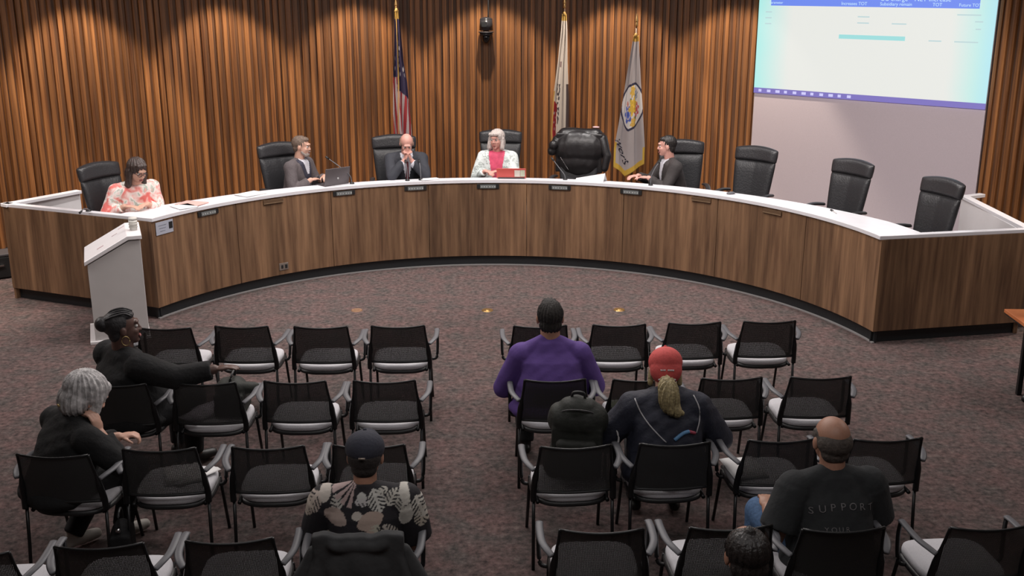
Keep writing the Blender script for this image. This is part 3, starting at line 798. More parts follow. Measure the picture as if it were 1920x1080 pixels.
def hand_prims(wr, d, n, side, curl=.5, sc=1., spread=1.):
    """palm and five unequal fingers. d = pointing direction, n = palm normal, side=+1 puts the thumb at d x n"""
    d = Vector(d).normalized(); n = (Vector(n) - d*Vector(n).dot(d)).normalized(); t = d.cross(n)*side; P = []
    rot = Matrix((t, d, n)).transposed()
    P.append(_ell(wr+d*.045*sc, (.040*sc, .054*sc, .017*sc), rot))
    for i, (l, off) in enumerate(((.070, .030), (.080, .011), (.074, -.009), (.058, -.028))):
        base = wr + d*.020*sc + t*off*.6*sc; k = wr + d*.088*sc + t*off*sc*spread
        P.append(_caps(base, k, .010*sc, .0098*sc, 8, n=3))
        a = 0; p = k; dd = (d + t*off*2.2*(spread-.7)).normalized()
        for s_, fr in enumerate((.45, .32, .23)):
            a += curl*(.9 if s_ == 0 else 1.1); v = dd*cos(a)+n*sin(a); q = p + v*l*fr*sc
            P.append(_caps(p, q, (.0092-.0007*s_)*sc, (.0086-.0007*s_)*sc, 8, n=3)); p = q
    b = wr + d*.028*sc + t*.026*sc; v1 = (t*.75+d*.65+n*.25).normalized(); m1 = b+v1*.036*sc; v2 = (t*.25+d*.9+n*(.3+curl*.5)).normalized()
    P.append(_caps(wr+d*.02*sc+t*.012*sc, b, .013*sc, .0125*sc, 8, n=3)); P.append(_caps(b, m1, .0125*sc, .0105*sc, 8, n=3)); P.append(_caps(m1, m1+v2*.040*sc, .0102*sc, .0085*sc, 8, n=3))
    return P
def two_bone(S_, H_, l1, l2, pole):
    S_, H_, pole = Vector(S_), Vector(H_), Vector(pole); v = H_-S_; L_ = v.length; mx = (l1+l2)*.995
    if L_ > mx: H_ = S_+v*(mx/L_); v = H_-S_; L_ = mx
    u_ = v.normalized(); x = (l1*l1-l2*l2+L_*L_)/(2*L_); h = math.sqrt(max(l1*l1-x*x, 0))
    p = pole-S_; p = p-u_*p.dot(u_)
    p = p.normalized() if p.length > 1e-4 else Vector((0, 0, -1))
    return S_+u_*x+p*h, H_

class Person:
    def __init__(s, label, loc, yaw, skin='fair', g=1., sh=1., hz=.55, lean=10, side=0, twist=0, head=(0, 0, 0), hs=1., vox=.0065,
                 hands=None, poles=None, curl=(.5, .5), hdir=(None, None), hnorm=(None, None), knees=None, ankles=None, belly=0., torso=1., neckf=.0, nl=.075, shz=.435):
        s.root = thing('person', loc, yaw, label, 'person'); s.skin = SKIN[skin]; s.g = g; s.vox = vox
        s.RT = (Euler((0, 0, R(twist))).to_matrix() @ Euler((R(-lean), 0, 0)).to_matrix() @ Euler((0, R(side), 0)).to_matrix())
        s.hip = Vector((0, 0, hz)); T = s.T = lambda x, y, z: s.hip + s.RT @ Vector((x, y, z*torso))
        s.belly = belly; s.sh = sh
        s.neck = T(0, -.005, .50); s.shz = shz; s.shl = [T(-.175*sh, 0, shz), T(.175*sh, 0, shz)]
        s.RH = Euler((0, 0, R(head[0]))).to_matrix() @ Euler((R(-head[1]), 0, 0)).to_matrix() @ Euler((0, R(head[2]), 0)).to_matrix()
        s.hs = hs; nb_ = s.neck + s.RT @ Vector((0, .02+neckf, nl)); s.hc = nb_ + s.RH @ Vector((0, .012, .095*hs)); s.nb = nb_
        s.H = lambda x, y, z: s.hc + s.RH @ (Vector((x, y, z))*hs)
        hands = hands or [(-.16, .30, .62), (.16, .30, .62)]; s.wr = []; s.el = []
        for i, sg_ in ((0, -1), (1, 1)):
            pole = (poles[i] if poles and poles[i] else tuple(s.shl[i] + s.RT @ Vector((sg_*.22, -.15, -.4))))
            e, h = two_bone(s.shl[i], hands[i], .285, .25, pole); s.el.append(e); s.wr.append(h)
        s.curl = curl; s.hdir = hdir; s.hnorm = hnorm
        hpj = [Vector((-.09*g, 0, hz-.01)), Vector((.09*g, 0, hz-.01))]; s.hpj = [s.hip + Euler((0, 0, 0)).to_matrix() @ (h-s.hip) for h in hpj]
        s.kn = [Vector(k) for k in (knees or [(-.13, .43, hz-.02), (.13, .43, hz-.02)])]
        s.an = [Vector(k) for k in (ankles or [(-.13, .40, .10), (.13, .40, .10)])]
        s.body()
    def torso(s, d=0., g=None):
        g = g or s.g; T = s.T; sh = s.sh; b = s.belly; P = []
        secs = [(-.11, .10*g, .08*g), (-.085, .150*g, .115*g), (0, .168*g, .128*g), (.09, .158*g, .118*g+b*.6), (.17, .150*g, .110*g+b), (.26, .152*(g+sh)/2, .106*g+b*.6), (.34, .166*(g*.4+sh*.6), .102*(g+1)/2+b*.2), (.41, (.165 if s.shz > .42 else .145)*sh, .090), (.455, (.125 if s.shz > .42 else .095)*sh, .068), (.485, .07, .045)]
        V = []; F = []; n = 28
        for z, rx, ry in secs:
            for i in range(n):
                a = 2*PI*i/n; V.append(T((rx+d)*math.copysign(abs(cos(a))**.85, cos(a)), .008+(b*.35 if .05 < z < .3 else 0)+(ry+d)*math.copysign(abs(sin(a))**.85, sin(a)), z+(d if z > .45 else (-d if z < -.05 else 0))))
        for j in range(len(secs)-1):
            for i in range(n): F.append((j*n+i, j*n+(i+1) % n, (j+1)*n+(i+1) % n, (j+1)*n+i))
        F.append(tuple(range(n))[::-1]); F.append(tuple((len(secs)-1)*n+i for i in range(n))); P.append((V, F))
        P.append(_caps(T(-.125*sh, 0, s.shz-.01), T(.125*sh, 0, s.shz-.01), .060+d, .060+d))
        P.append(_caps(T(-.05, -.01, .47), s.shl[0], .050+d*.6, .055+d)); P.append(_caps(T(.05, -.01, .47), s.shl[1], .050+d*.6, .055+d))
        return P
    def body(s):
        g = s.g; ga = .5+.5*g; P = s.torso(-.012)
        P.append(_caps(s.neck-s.RT @ Vector((0, 0, .05)), s.hc+s.RH @ Vector((0, -.018, -.035))*s.hs, .058*ga, .056*ga))
        H = s.H; k = s.hs
        E = lambda c, r_: P.append(_ell(H(*c), tuple(x*k for x in r_), s.RH))
        E((0, -.015, .030), (.076, .094, .085)); E((0, .022, -.030), (.062, .068, .082)); E((0, .055, -.092), (.030, .028, .022))
        E((.030, .060, -.028), (.026, .024, .026)); E((-.030, .060, -.028), (.026, .024, .026)); E((0, .083, .030), (.045, .016, .014))
        P.append(_caps(H(0, .088, .008), H(0, .100, -.026), .008*k, .0115*k, 10)); E((.012, .097, -.030), (.009, .009, .008)); E((-.012, .097, -.030), (.009, .009, .008))
        E((.078, -.008, -.008), (.011, .020, .031)); E((-.078, -.008, -.008), (.011, .020, .031))
        for i in (0, 1):
            sg_ = -1 if i == 0 else 1
            P.append(_caps(s.shl[i], s.el[i], .050*ga, .040*ga)); P.append(_caps(s.el[i], s.wr[i], .040*ga, .027*ga))
            fd = (s.wr[i]-s.el[i]).normalized(); d = Vector(s.hdir[i]) if s.hdir[i] else fd
            n = Vector(s.hnorm[i]) if s.hnorm[i] else Vector((0, 0, -1))
            # thumb on the inner side for a palm facing down: d x n points to +x for d=+y, n=-z  -> left hand needs +x
            P += hand_prims(s.wr[i]+fd*.005, d, n, -1 if i == 0 else 1, s.curl[i], 1.0) if True else []
            P.append(_caps(s.hpj[i], s.kn[i], .085*g, .062*ga)); P.append(_caps(s.kn[i], s.an[i], .058*ga, .036)); P.append(_caps(s.an[i], s.an[i]+Vector((0, .08, -.05)), .036, .03))
        s.bodyo = fuse('body', P, s.vox, s.skin, s.root, 2)
        # eyes, brows, mouth
        for sg_ in (-1, 1):
            e = fuse_small('eye', [_ell(H(sg_*.030, .077, .004), (.0135*k, .0115*k, .010*k), s.RH)], EYEW, s.root)
            fuse_small('iris', [_ell(H(sg_*.030, .086, .004), (.006*k, .004*k, .006*k), s.RH)], EYED, e)
        fuse_small('mouth', [_ell(H(0, .088, -.064), (.024*k, .008*k, .004*k), s.RH), _ell(H(0, .088, -.071), (.020*k, .009*k, .005*k), s.RH)], LIPS, s.root)
    def brows(s, m):
        for sg_ in (-1, 1): fuse_small('eyebrow', [_caps(s.H(sg_*.015, .094, .024), s.H(sg_*.046, .080, .026), .0045*s.hs, .003*s.hs, 8, n=3)], m, s.root)
    def top(s, name, m, d=.02, sleeve='long', extra=(), vox=None, warp=.006, cuff=.03, arm=1., hem=0., collar=True):
        P = s.torso(d)
        for i in (0, 1):
            sh, el, wr = s.shl[i], s.el[i], s.wr[i]; ga = (.5+.5*s.g)*arm
            P.append(_caps(sh, sh.lerp(el, .5), .060*ga+d*.8, .053*ga+d*.7))
            if sleeve == 'long':
                P.append(_caps(sh.lerp(el, .5), el, .053*ga+d*.7, .046*ga+d*.7)); P.append(_caps(el, wr.lerp(el, cuff/.25), .046*ga+d*.7, .036*ga+d*.6, flat=True)); P.append(_caps(el, el.lerp(wr, .5), .046*ga+d*.7, .040*ga+d*.6))
            else:
                P.append(_caps(sh, sh.lerp(el, .82), .060*ga+d, .058*ga+d, flat=True))
        if collar: P.append(_caps(s.T(0, -.012, .455), s.T(0, .0, .525), .072, .062, flat=True))
        if hem: P.append(_ell(s.hip+Vector((0, -.01, -.02)), (.19*s.g+d, .15*s.g+d, .10)))
        P += list(extra)
        o = fuse(name, P, vox or .008, m, s.root, 6, folds(warp, seed=len(name)*1.3) if warp else None); return o
    def trousers(s, m=None, name='trousers', d=.012):
        P = [_ell(s.hip+Vector((0, -.01, -.005)), (.172*s.g+d, .13*s.g+d, .105+d))]; g = s.g; ga = .5+.5*g
        for i in (0, 1):
            P += [_caps(s.hpj[i], s.kn[i], .088*g+d, .066*ga+d), _caps(s.kn[i], s.an[i], .064*ga+d, .050+d, flat=True), _caps(s.kn[i], s.kn[i].lerp(s.an[i], .7), .064*ga+d, .052+d)]
        return fuse(name, P, .012, m or M_TROU, s.root, 3, folds(.004, seed=3))
    def shoes(s, m=None, dirs=((0, 1), (0, 1))):
        for i in (0, 1):
            a = s.an[i]; dv = Vector((dirs[i][0], dirs[i][1], 0)).normalized(); b = Vector((a.x, a.y, a.z))
            z0 = a.z-.06
            P = [_caps(b-dv*.03+Vector((0, 0, -.045)), b+dv*.05+Vector((0, 0, -.040)), .038, .042), _caps(b+dv*.05+Vector((0, 0, -.045)), b+dv*.15+Vector((0, 0, -.052)), .042, .034), _caps(b, b+Vector((0, 0, -.04)), .042, .04)]
            fuse('shoe', P, .009, m or M_SHOE, s.root, 2)
    def hair(s, prims, m, vox=.006, warp=None, name='hair', cut=None):
        P = []
        for kind, c, r_ in prims:
            if kind == 'e': P.append(_ell(s.H(*c), tuple(x*s.hs for x in r_), s.RH))
            else: P.append(_caps(s.H(*c[0]), s.H(*c[1]), r_[0]*s.hs, r_[1]*s.hs))
        return fuse(name, P, vox, m, s.root, 2, warp, cut)
def fuse_small(name, prims, m, parent):
    V = []; F = []
    for v, f in prims:
        o_ = len(V); V += v; F += [tuple(i+o_ for i in q) for q in f]
    return mk(name, V, F, m, parent, True)
def vneck(p, depth=.27, w=.020, slope=.30, zt=.50, zmin=None):
    """predicate for the shirt that shows between jacket lapels"""
    inv = p.RT.inverted()
    def f(c):
        q = inv @ (Vector(c)-p.hip); z = q.z-(zt-depth)
        return q.y > .02 and z > 0 and q.z < zt+.06 and abs(q.x) < w+z*slope
    return f
def hair_strands(amp=.004, f=60):
    def w_(co):
        c = co.mean(0); v = co-c; a = np.arctan2(v[:, 0], v[:, 1]); l = np.linalg.norm(v, axis=1)+1e-6
        d = (np.sin(a*f*.35+co[:, 2]*8)+.6*np.sin(a*f*.8+co[:, 2]*22))*amp
        return co + v/l[:, None]*d[:, None]
    return w_

# seat reference for a person on the dais
DK = dict(ankles=[(-.12, .16, .10), (.12, .16, .10)], knees=[(-.12, .34, .53), (.12, .34, .53)])
def dais_seat(a, r_, face=0.):
    return pol(r_, a, .30), R(a+90+face)
PLAT_HANDS = .80      # height of the worktop above the platform

# ---- 1 woman in the pink floral blouse
loc, yaw = Vector((-4.13, 11.36, .30)), R(-137)
M_PINK = ramp_mat('pink_floral_cloth', [(.36, (.75, .18, .16)), (.44, (.80, .42, .38)), (.50, (.84, .62, .58)), (.58, (.82, .78, .74)), (.64, (.40, .48, .42)), (.70, (.80, .44, .40))], 11, bump=.2, detail=2, distort=.6)
p = Person('woman in a pink floral blouse and glasses reading at the left end of the dais', loc, yaw, 'fair', **DK, g=1.22, sh=1.12, lean=16, head=(8, 24, 0), hs=1.06, neckf=.01,
           hands=[(-.04, .34, .83), (.20, .30, .83)], poles=[(-.45, .1, .5), (.45, .1, .5)], hdir=[(.9, .5, 0), (-.7, .7, 0)], curl=(.25, .35), belly=.03)
p.top('blouse', M_PINK, .026, warp=.008); p.trousers(); p.shoes()
M_HB = NEW('dark_brown_hair', (.045, .028, .024), .45, .4, 60, .4)
p.hair([('e', (0, -.022, .035), (.092, .100, .092)), ('e', (0, -.05, -.05), (.092, .065, .12)), ('c', ((.075, -.01, .0), (.085, .01, -.15)), (.028, .034)), ('c', ((-.075, -.01, .0), (-.085, .01, -.15)), (.028, .034)), ('e', (.0, .055, .082), (.060, .035, .026))], M_HB, warp=hair_strands())
p.brows(M_HB)
M_FR = mat('dark_frame', (.03, .015, .02), .4)
def glasses(p, m=M_FR, r_=.022):
    for sg_ in (-1, 1):
        pts = [p.H(sg_*.031+r_*1.1*cos(2*PI*k/14), .100, .002+r_*.8*sin(2*PI*k/14)) for k in range(15)]
        tube('glasses', pts, .0028, m, p.root, 6)
    tube('glasses_bridge', [p.H(-.009, .102, .005), p.H(.009, .102, .005)], .0025, m, p.root, 6)
    for sg_ in (-1, 1): tube('glasses_temple', [p.H(sg_*.055, .098, .006), p.H(sg_*.082, .0, .004)], .0025, m, p.root, 6)
glasses(p)
bd = fuse_small('name_badge', [_box(p.T(-.02, .165, .30), (.06, .01, .075), p.RT)], mat('badge_green', (.55, .66, .50), .5), p.root)
P1 = p

# ---- 2 man in grey jacket with beard, turned to his left (picture right)
loc, yaw = dais_seat(123.0, 4.42, 38)
M_GJ = NEW('grey_wool_jacket', (.105, .088, .092), .85, .12, 60, .2)
p = Person('bearded man in a grey jacket behind the grey laptop looking to the right', loc, yaw, 'fair', **DK, g=1.12, sh=1.1, lean=9, twist=0, head=(10, 4, 0),
           hands=[(-.12, .34, .84), (.14, .30, .84)], poles=[(-.45, 0, .4), (.45, 0, .4)], hdir=[(.8, .6, 0), (-.9, .4, 0)], curl=(.6, .5))
jk = p.top('jacket', M_GJ, .026)
M_SHIRTW = NEW('pale_shirt', (.62, .62, .68), .8, .05, 60, .1)
sp = split_off(jk, 'shirt', mat('navy_vest', (.035, .035, .055), .8, bump=.1), vneck(p, .30, .03, .30))
split_off(sp, 'collar', M_SHIRTW, vneck(p, .14, .015, .35))
fuse_small('badge', [_ell(p.T(-.05, .132, .27), (.022, .006, .022), p.RT)], M_SHIRTW, p.root)
p.trousers(); p.shoes()
M_HG = NEW('greying_brown_hair', (.15, .105, .08), .6, .4, 70, .4); M_BEARD = NEW('grey_beard', (.36, .30, .27), .8, .3, 80, .4)
p.hair([('e', (0, -.028, .040), (.083, .098, .088)), ('e', (0, .020, .082), (.058, .058, .034)), ('e', (0, -.06, -.02), (.070, .045, .06))], M_HG, warp=hair_strands(.003))
p.hair([('e', (0, .062, -.088), (.038, .036, .032)), ('c', ((-.055, .02, -.06), (-.02, .06, -.10)), (.016, .02)), ('c', ((.055, .02, -.06), (.02, .06, -.10)), (.016, .02)), ('c', ((-.02, .095, -.054), (.02, .095, -.054)), (.007, .007))], M_BEARD, name='beard', vox=.005)
p.brows(M_HG)

# ---- 3 balding man, head bowed on clasped hands
loc, yaw = dais_seat(104.9, 4.36, -2)
M_NAVY = NEW('navy_suit', (.032, .034, .044), .8, .12, 60, .2)
p = Person('balding man in a navy suit resting his bowed head on clasped hands', loc, yaw, 'pink', **DK, g=1.08, sh=1.1, torso=1.05, lean=15, head=(-2, 30, 0), neckf=.015,
           hands=[(-.045, .30, 1.00), (.045, .30, 1.00)], poles=[(-.30, .38, .7), (.30, .38, .7)], hdir=[(.35, .15, .9), (-.35, .15, .9)], hnorm=[(1, -.2, 0), (-1, -.2, 0)], curl=(.55, .55))
jk = p.top('jacket', M_NAVY, .026); split_off(jk, 'shirt', M_SHIRTW, vneck(p, .28, .012, .20))
fuse_small('tie', [_caps(p.T(0, .128, .44), p.T(0, .142, .15), .014, .03, 10)], mat('dark_red_tie', (.16, .03, .04), .6, bump=.1), p.root)
for i in (0, 1): fuse_small('shirt_cuff', [_caps(p.wr[i].lerp(p.el[i], .28), p.wr[i].lerp(p.el[i], .10), .040, .038, flat=True)], M_SHIRTW, p.root)
p.trousers(); p.shoes()
M_HR = NEW('sandy_grey_hair', (.34, .24, .18), .6, .25, 70, .3)
p.hair([('e', (0, -.045, .010), (.083, .074, .072)), ('e', (.062, -.01, .01), (.020, .045, .035)), ('e', (-.062, -.01, .01), (.020, .045, .035))], M_HR, warp=hair_strands(.002)); p.brows(M_HR)

# ---- 4 woman with silver bob and white jacket
loc, yaw = dais_seat(89.4, 4.40, -6)
M_WJ = ramp_mat('white_jacket_with_grey_sprigs', [(.0, (.74, .80, .79)), (.52, (.74, .80, .79)), (.57, (.26, .30, .28)), (.60, (.62, .68, .66)), (.66, (.22, .25, .25)), (.72, (.74, .78, .77))], 16, bump=.1, detail=3, distort=1.2)
p = Person('woman with a silver bob, white jacket and pink top at the centre of the dais', loc, yaw, 'pink', **DK, g=1.08, sh=1.02, lean=10, head=(-16, 2, 0),
           hands=[(-.06, .32, .84), (.12, .33, .84)], poles=[(-.50, .05, .5), (.45, .05, .5)], hdir=[(.8, .6, 0), (-.7, .7, 0)], curl=(.3, .4))
jk = p.top('jacket', M_WJ, .026); split_off(jk, 'pink_top', NEW('pink_top_cloth', (.72, .09, .18), .7, .08, 40, .1), vneck(p, .34, .045, .16))
p.trousers(); p.shoes()
M_SIL = NEW('silver_hair', (.52, .45, .42), .45, .22, 60, .4)
p.hair([('e', (0, -.025, .038), (.092, .102, .090)), ('e', (0, -.045, -.045), (.095, .070, .105)), ('c', ((.078, .0, .01), (.088, .015, -.10)), (.028, .034)), ('c', ((-.078, .0, .01), (-.082, .02, -.10)), (.026, .030)), ('c', ((-.04, .082, .075), (.05, .078, .07)), (.022, .022))], M_SIL, warp=hair_strands(.004)); p.brows(M_SIL)

# ---- 6 man in black suit at right looking left
loc, yaw = dais_seat(59.4, 4.36, -48)
M_BS = NEW('black_suit', (.040, .034, .034), .8, .12, 60, .2)
p = Person('man in a black suit and open white collar at the right looking left', loc, yaw, 'pink', **DK, g=1.12, sh=1.1, lean=12, head=(-14, 2, 0),
           hands=[(-.06, .38, .84), (.10, .46, .84)], poles=[(-.45, 0, .5), (.45, .0, .5)], hdir=[(.6, .8, 0), (-.3, .9, 0)], curl=(.4, .3))
jk = p.top('jacket', M_BS, .026); split_off(jk, 'shirt', M_SHIRTW, vneck(p, .30, .014, .18)); p.trousers(); p.shoes()
M_HK = NEW('black_hair', (.022, .018, .017), .4, .3, 60, .4)
p.hair([('e', (0, -.030, .042), (.083, .096, .090)), ('e', (0, .018, .082), (.060, .058, .034)), ('e', (0, -.06, -.025), (.070, .045, .06))], M_HK, warp=hair_strands(.003)); p.brows(M_HK)

def wl(loc, yaw, w_):
    d = Vector(w_)-Vector(loc); c, s_ = cos(yaw), sin(yaw); return (d.x*c+d.y*s_, -d.x*s_+d.y*c, d.z)
def aud(k, dx=0, dy=0, a=0):
    v, ang = seat_local(k, dx, dy, 0); return v, ang+R(a)

# ---- second row left: woman with bun, sitting sideways, arm along the next chair
v, ang = aud('C1', -.03, .0, -44)
p = Person('woman with braided hair in a bun and hoop earrings reaching along the second-row chairs', v, ang, 'dark', g=1.5, sh=1.2, hz=.50, lean=1, belly=.05, shz=.41, head=(-24, -6, 0), hs=1.08, torso=.92, nl=.05,
           hands=[(-.12, .38, .66), wl(v, ang, (-2.02, 6.80, .875))], poles=[(-.4, 0, .4), wl(v, ang, (-2.2, 6.3, .6))], hdir=[None, wl((0, 0, 0), ang, (.95, .15, .12))], curl=(.5, .22), knees=[(-.10, .45, .51), (.14, .43, .51)], ankles=[(-.10, .42, .10), (.14, .40, .10)])
M_BTOP = NEW('black_sweater', (.011, .011, .012), .9, .15, 40, .25)
p.top('sweater', M_BTOP, .03, cuff=.02, hem=.1, arm=1.1); p.trousers(); p.shoes()
M_BRAID = NEW('black_braids', (.030, .028, .030), .5, .3, 50, .3)
hr = p.hair([('e', (0, -.030, .036), (.082, .096, .088)), ('e', (0, .030, .078), (.060, .050, .030)), ('e', (0, -.050, -.03), (.068, .05, .06)), ('e', (0, -.118, .052), (.052, .046, .050))], M_BRAID)
for k in range(7):
    x = -.06+.02*k
    tube('braid', smoothpts([p.H(x*.9, .072-abs(x)*.25, .098-abs(x)*.3), p.H(x*.95, .02, .128-abs(x)*.35), p.H(x*.9, -.05, .125-abs(x)*.4), p.H(x*.6, -.095, .085)], 4), .0075, M_BRAID, p.root, 6)
M_GOLD = mat('gold', (.55, .42, .18), .3, .8)
for sg_ in (-1, 1): tube('hoop_earring', [p.H(sg_*.088, -.005+.024*cos(2*PI*k/18), -.062+.030*sin(2*PI*k/18)) for k in range(19)], .0028, M_GOLD, p.root, 6)
# ---- third row left: grey-haired woman leaning on her hand
v, ang = aud('E1', -.11, -.04, -40)
p = Person('grey-haired woman in black at the left resting her cheek on her hand', v, ang, 'fair', g=1.25, sh=1.15, hz=.50, torso=.84, shz=.41, lean=17, side=2, head=(-6, 28, 4), hs=1.14, neckf=.01, nl=.03,
           hands=[wl(v, ang, (-2.44, 6.10, .69)), wl(v, ang, (-2.45, 5.86, .82))], poles=[(-.4, .25, .4), wl(v, ang, (-2.25, 5.75, .45))], hdir=[wl((0, 0, 0), ang, (1, .2, .1)), wl((0, 0, 0), ang, (-.15, -.05, 1))], hnorm=[(0, 0, -1), (-.9, -.3, 0)], curl=(.7, .45),
           knees=[(-.16, .42, .51), (.12, .42, .51)], ankles=[wl(v, ang, (-2.73, 5.95, .10)), (.02, .35, .10)])
M_BCO = NEW('black_cardigan', (.012, .012, .013), .9, .15, 40, .25)
p.top('cardigan', M_BCO, .03, warp=.010, hem=.1); p.trousers(); p.shoes(mat('pale_shoe', (.45, .42, .38), .6, bump=.05))
M_GREYH = NEW('steel_grey_hair', (.50, .48, .48), .55, .5, 26, .5)
p.hair([('e', (0, -.026, .038), (.106, .116, .106)), ('e', (0, -.06, -.03), (.104, .080, .090)), ('c', ((.072, .02, .02), (.078, .035, -.06)), (.030, .026)), ('c', ((-.072, .02, .02), (-.078, .035, -.06)), (.030, .026)), ('e', (0, .06, .075), (.062, .035, .030)), ('e', (-.02, -.10, -.05), (.06, .03, .05))], M_GREYH, warp=hair_strands(.004, 64))
fuse_small('hair_clip', [_box(p.H(.02, -.135, -.075), (.03, .008, .010), p.RH)], M_GOLD, p.root)
# ---- fourth row left: man in the leaf-print shirt and navy cap
v, ang = aud('G3', .0, .02, 0)
p = Person('man in a navy cap and black leaf-print shirt sitting on the grey coat', v, ang, 'tan', g=1.12, sh=1.14, hz=.49, nl=.052, shz=.415, lean=7, head=(-2, 14, 0), hs=1.08, torso=.84, neckf=.0,
           hands=[(-.18, .32, .62), (.18, .32, .62)], poles=[(-.42, -.10, .3), (.36, -.10, .3)], belly=.03)
M_ALOHA = colattr('leaf_print', .8, .1)
sh_ = p.top('shirt', M_ALOHA, .026, 'short', vox=.0055, warp=.004, arm=1.15)
def leaf(co2, c, ang_, L_, W_, kind):
    x = co2[:, 0]-c[0]; z = co2[:, 1]-c[1]; a = R(ang_); u_ = (x*cos(a)+z*sin(a))/L_; v_ = (-x*sin(a)+z*cos(a))
    wdt = W_*np.clip(np.sin(PI*np.clip(u_, 0, 1))**.6, 0, 1); ins = (u_ > 0) & (u_ < 1) & (np.abs(v_) < wdt)
    if kind == 'palm':
        s_ = np.sin((u_*L_*1.0-np.abs(v_)*.75)*2*PI/.020); ins &= ~((s_ < -.25) & (np.abs(v_) > W_*.15))
    if kind == 'fan':
        th = np.arctan2(v_, u_*L_+.01); ins = (np.hypot(u_*L_, v_) < L_) & (u_ > 0) & (np.abs(th) < .95) & (np.sin(th*20) > -.35)
    return ins
inv = p.RT.inverted(); co = coords(sh_); q = (co-np.array(p.hip)) @ np.array(inv).T
q2 = np.c_[q[:, 0], q[:, 2]]; base = np.tile(np.array((.014, .012, .016)), (len(co), 1))
LV = [((.12, .44), 200, .06, .02, 'palm', (.40, .38, .34)), ((-.13, .34), 100, .08, .03, 'palm', (.38, .36, .33)), ((-.19, .47), 260, .09, .03, 'leaf', (.42, .38, .34)), ((.23, .36), 250, .11, .035, 'leaf', (.44, .42, .38)), ((.03, .24), 320, .08, .03, 'leaf', (.40, .36, .30)), ((.30, .33), 260, .10, .04, 'palm', (.40, .36, .30)), ((-.05, .475), 215, .12, .06, 'fan', (.36, .27, .26)), ((-.01, .43), 270, .05, .025, 'leaf', (.40, .40, .38)), ((-.045, .385), 0, .08, .022, 'palm', (.40, .38, .38)), ((.045, .445), 290, .12, .045, 'palm', (.42, .41, .38)),
      ((-.03, .265), 25, .14, .045, 'leaf', (.34, .26, .22)), ((.10, .50), 345, .10, .035, 'leaf', (.46, .44, .34)), ((.19, .47), 285, .11, .026, 'leaf', (.44, .42, .38)), ((.12, .36), 60, .09, .035, 'palm', (.40, .38, .34)),
      ((-.20, .345), 330, .13, .040, 'leaf', (.32, .25, .22)), ((-.23, .43), 235, .13, .050, 'palm', (.40, .34, .30)), ((-.06, .31), 20, .055, .022, 'leaf', (.42, .38, .34)), ((-.07, .20), 10, .06, .02, 'leaf', (.44, .40, .32)),
      ((.07, .28), 250, .13, .035, 'palm', (.36, .34, .28)), ((.19, .32), 80, .10, .04, 'palm', (.40, .38, .34)), ((.26, .40), 290, .13, .045, 'palm', (.42, .40, .36)), ((-.30, .30), 80, .12, .04, 'palm', (.38, .33, .28)),
      ((.0, .16), 60, .10, .04, 'leaf', (.34, .26, .22)), ((.16, .17), 120, .12, .04, 'palm', (.40, .36, .32)), ((-.17, .22), 250, .11, .04, 'fan', (.38, .32, .28)), ((.05, .53), 30, .07, .03, 'palm', (.40, .36, .26)), ((-.13, .52), 200, .08, .03, 'leaf', (.38, .30, .28))]
for c_, a_, l_, w2, kd, cl in LV:
    msk = leaf(q2, (c_[0], c_[1]-.01), a_, l_, w2, kd); base[msk] = tuple(min(1, 1.35*x_) for x_ in cl)
paint(sh_, base)
p.trousers(); p.shoes()
M_HD = NEW('dark_short_hair', (.028, .022, .020), .7, .3, 70, .3)
p.hair([('e', (0, -.045, .0), (.080, .068, .070)), ('e', (0, -.05, -.05), (.062, .045, .045))], M_HD)
M_CAPN = NEW('navy_cap_cloth', (.040, .042, .060), .85, .1, 60, .15)
p.hair([('e', (0, -.018, .046), (.094, .108, .084)), ('c', ((0, .07, .062), (0, .15, .050)), (.062, .052))], M_CAPN, name='baseball_cap', vox=.006,
       cut=None, warp=None)
fuse_small('cap_button', [_ell(p.H(0, -.02, .132), (.010, .010, .006), p.RH)], M_CAPN, p.root)
fuse_small('cap_buckle', [_box(p.H(0, -.128, .012), (.034, .006, .009), p.RH)], mat('brass_buckle', (.5, .42, .36), .4, .5), p.root)
# ---- second row right: man in purple
v, ang = aud('D1', .0, .05, 0)
p = Person('broad man in a purple long-sleeved shirt seen from behind in the second row', v, ang, 'tan', g=1.45, sh=1.14, hz=.51, torso=.92, nl=.045, shz=.375, lean=8, head=(0, 8, 0), hs=1.12, belly=.06, neckf=.0,
           hands=[(-.22, .30, .68), (.22, .30, .68)], poles=[(-.55, -.12, .30), (.55, -.12, .30)], curl=(.5, .5), ankles=[(-.16, .25, .10), (.16, .35, .10)], knees=[(-.17, .44, .53), (.17, .44, .53)])
M_PUR = NEW('purple_jersey', (.100, .050, .235), .85, .06, 20, .2)
p.top('shirt', M_PUR, .028, warp=.006, cuff=.02, arm=1.05, hem=.1); p.trousers(); p.shoes()
M_HDK = NEW('dark_cropped_hair', (.030, .026, .024), .8, .3, 60, .4)
p.hair([('e', (0, -.028, .030), (.081, .096, .090)), ('e', (0, -.055, -.035), (.070, .048, .058)), ('e', (0, .03, .088), (.050, .055, .035))], M_HDK, warp=hair_strands(.004, 70))
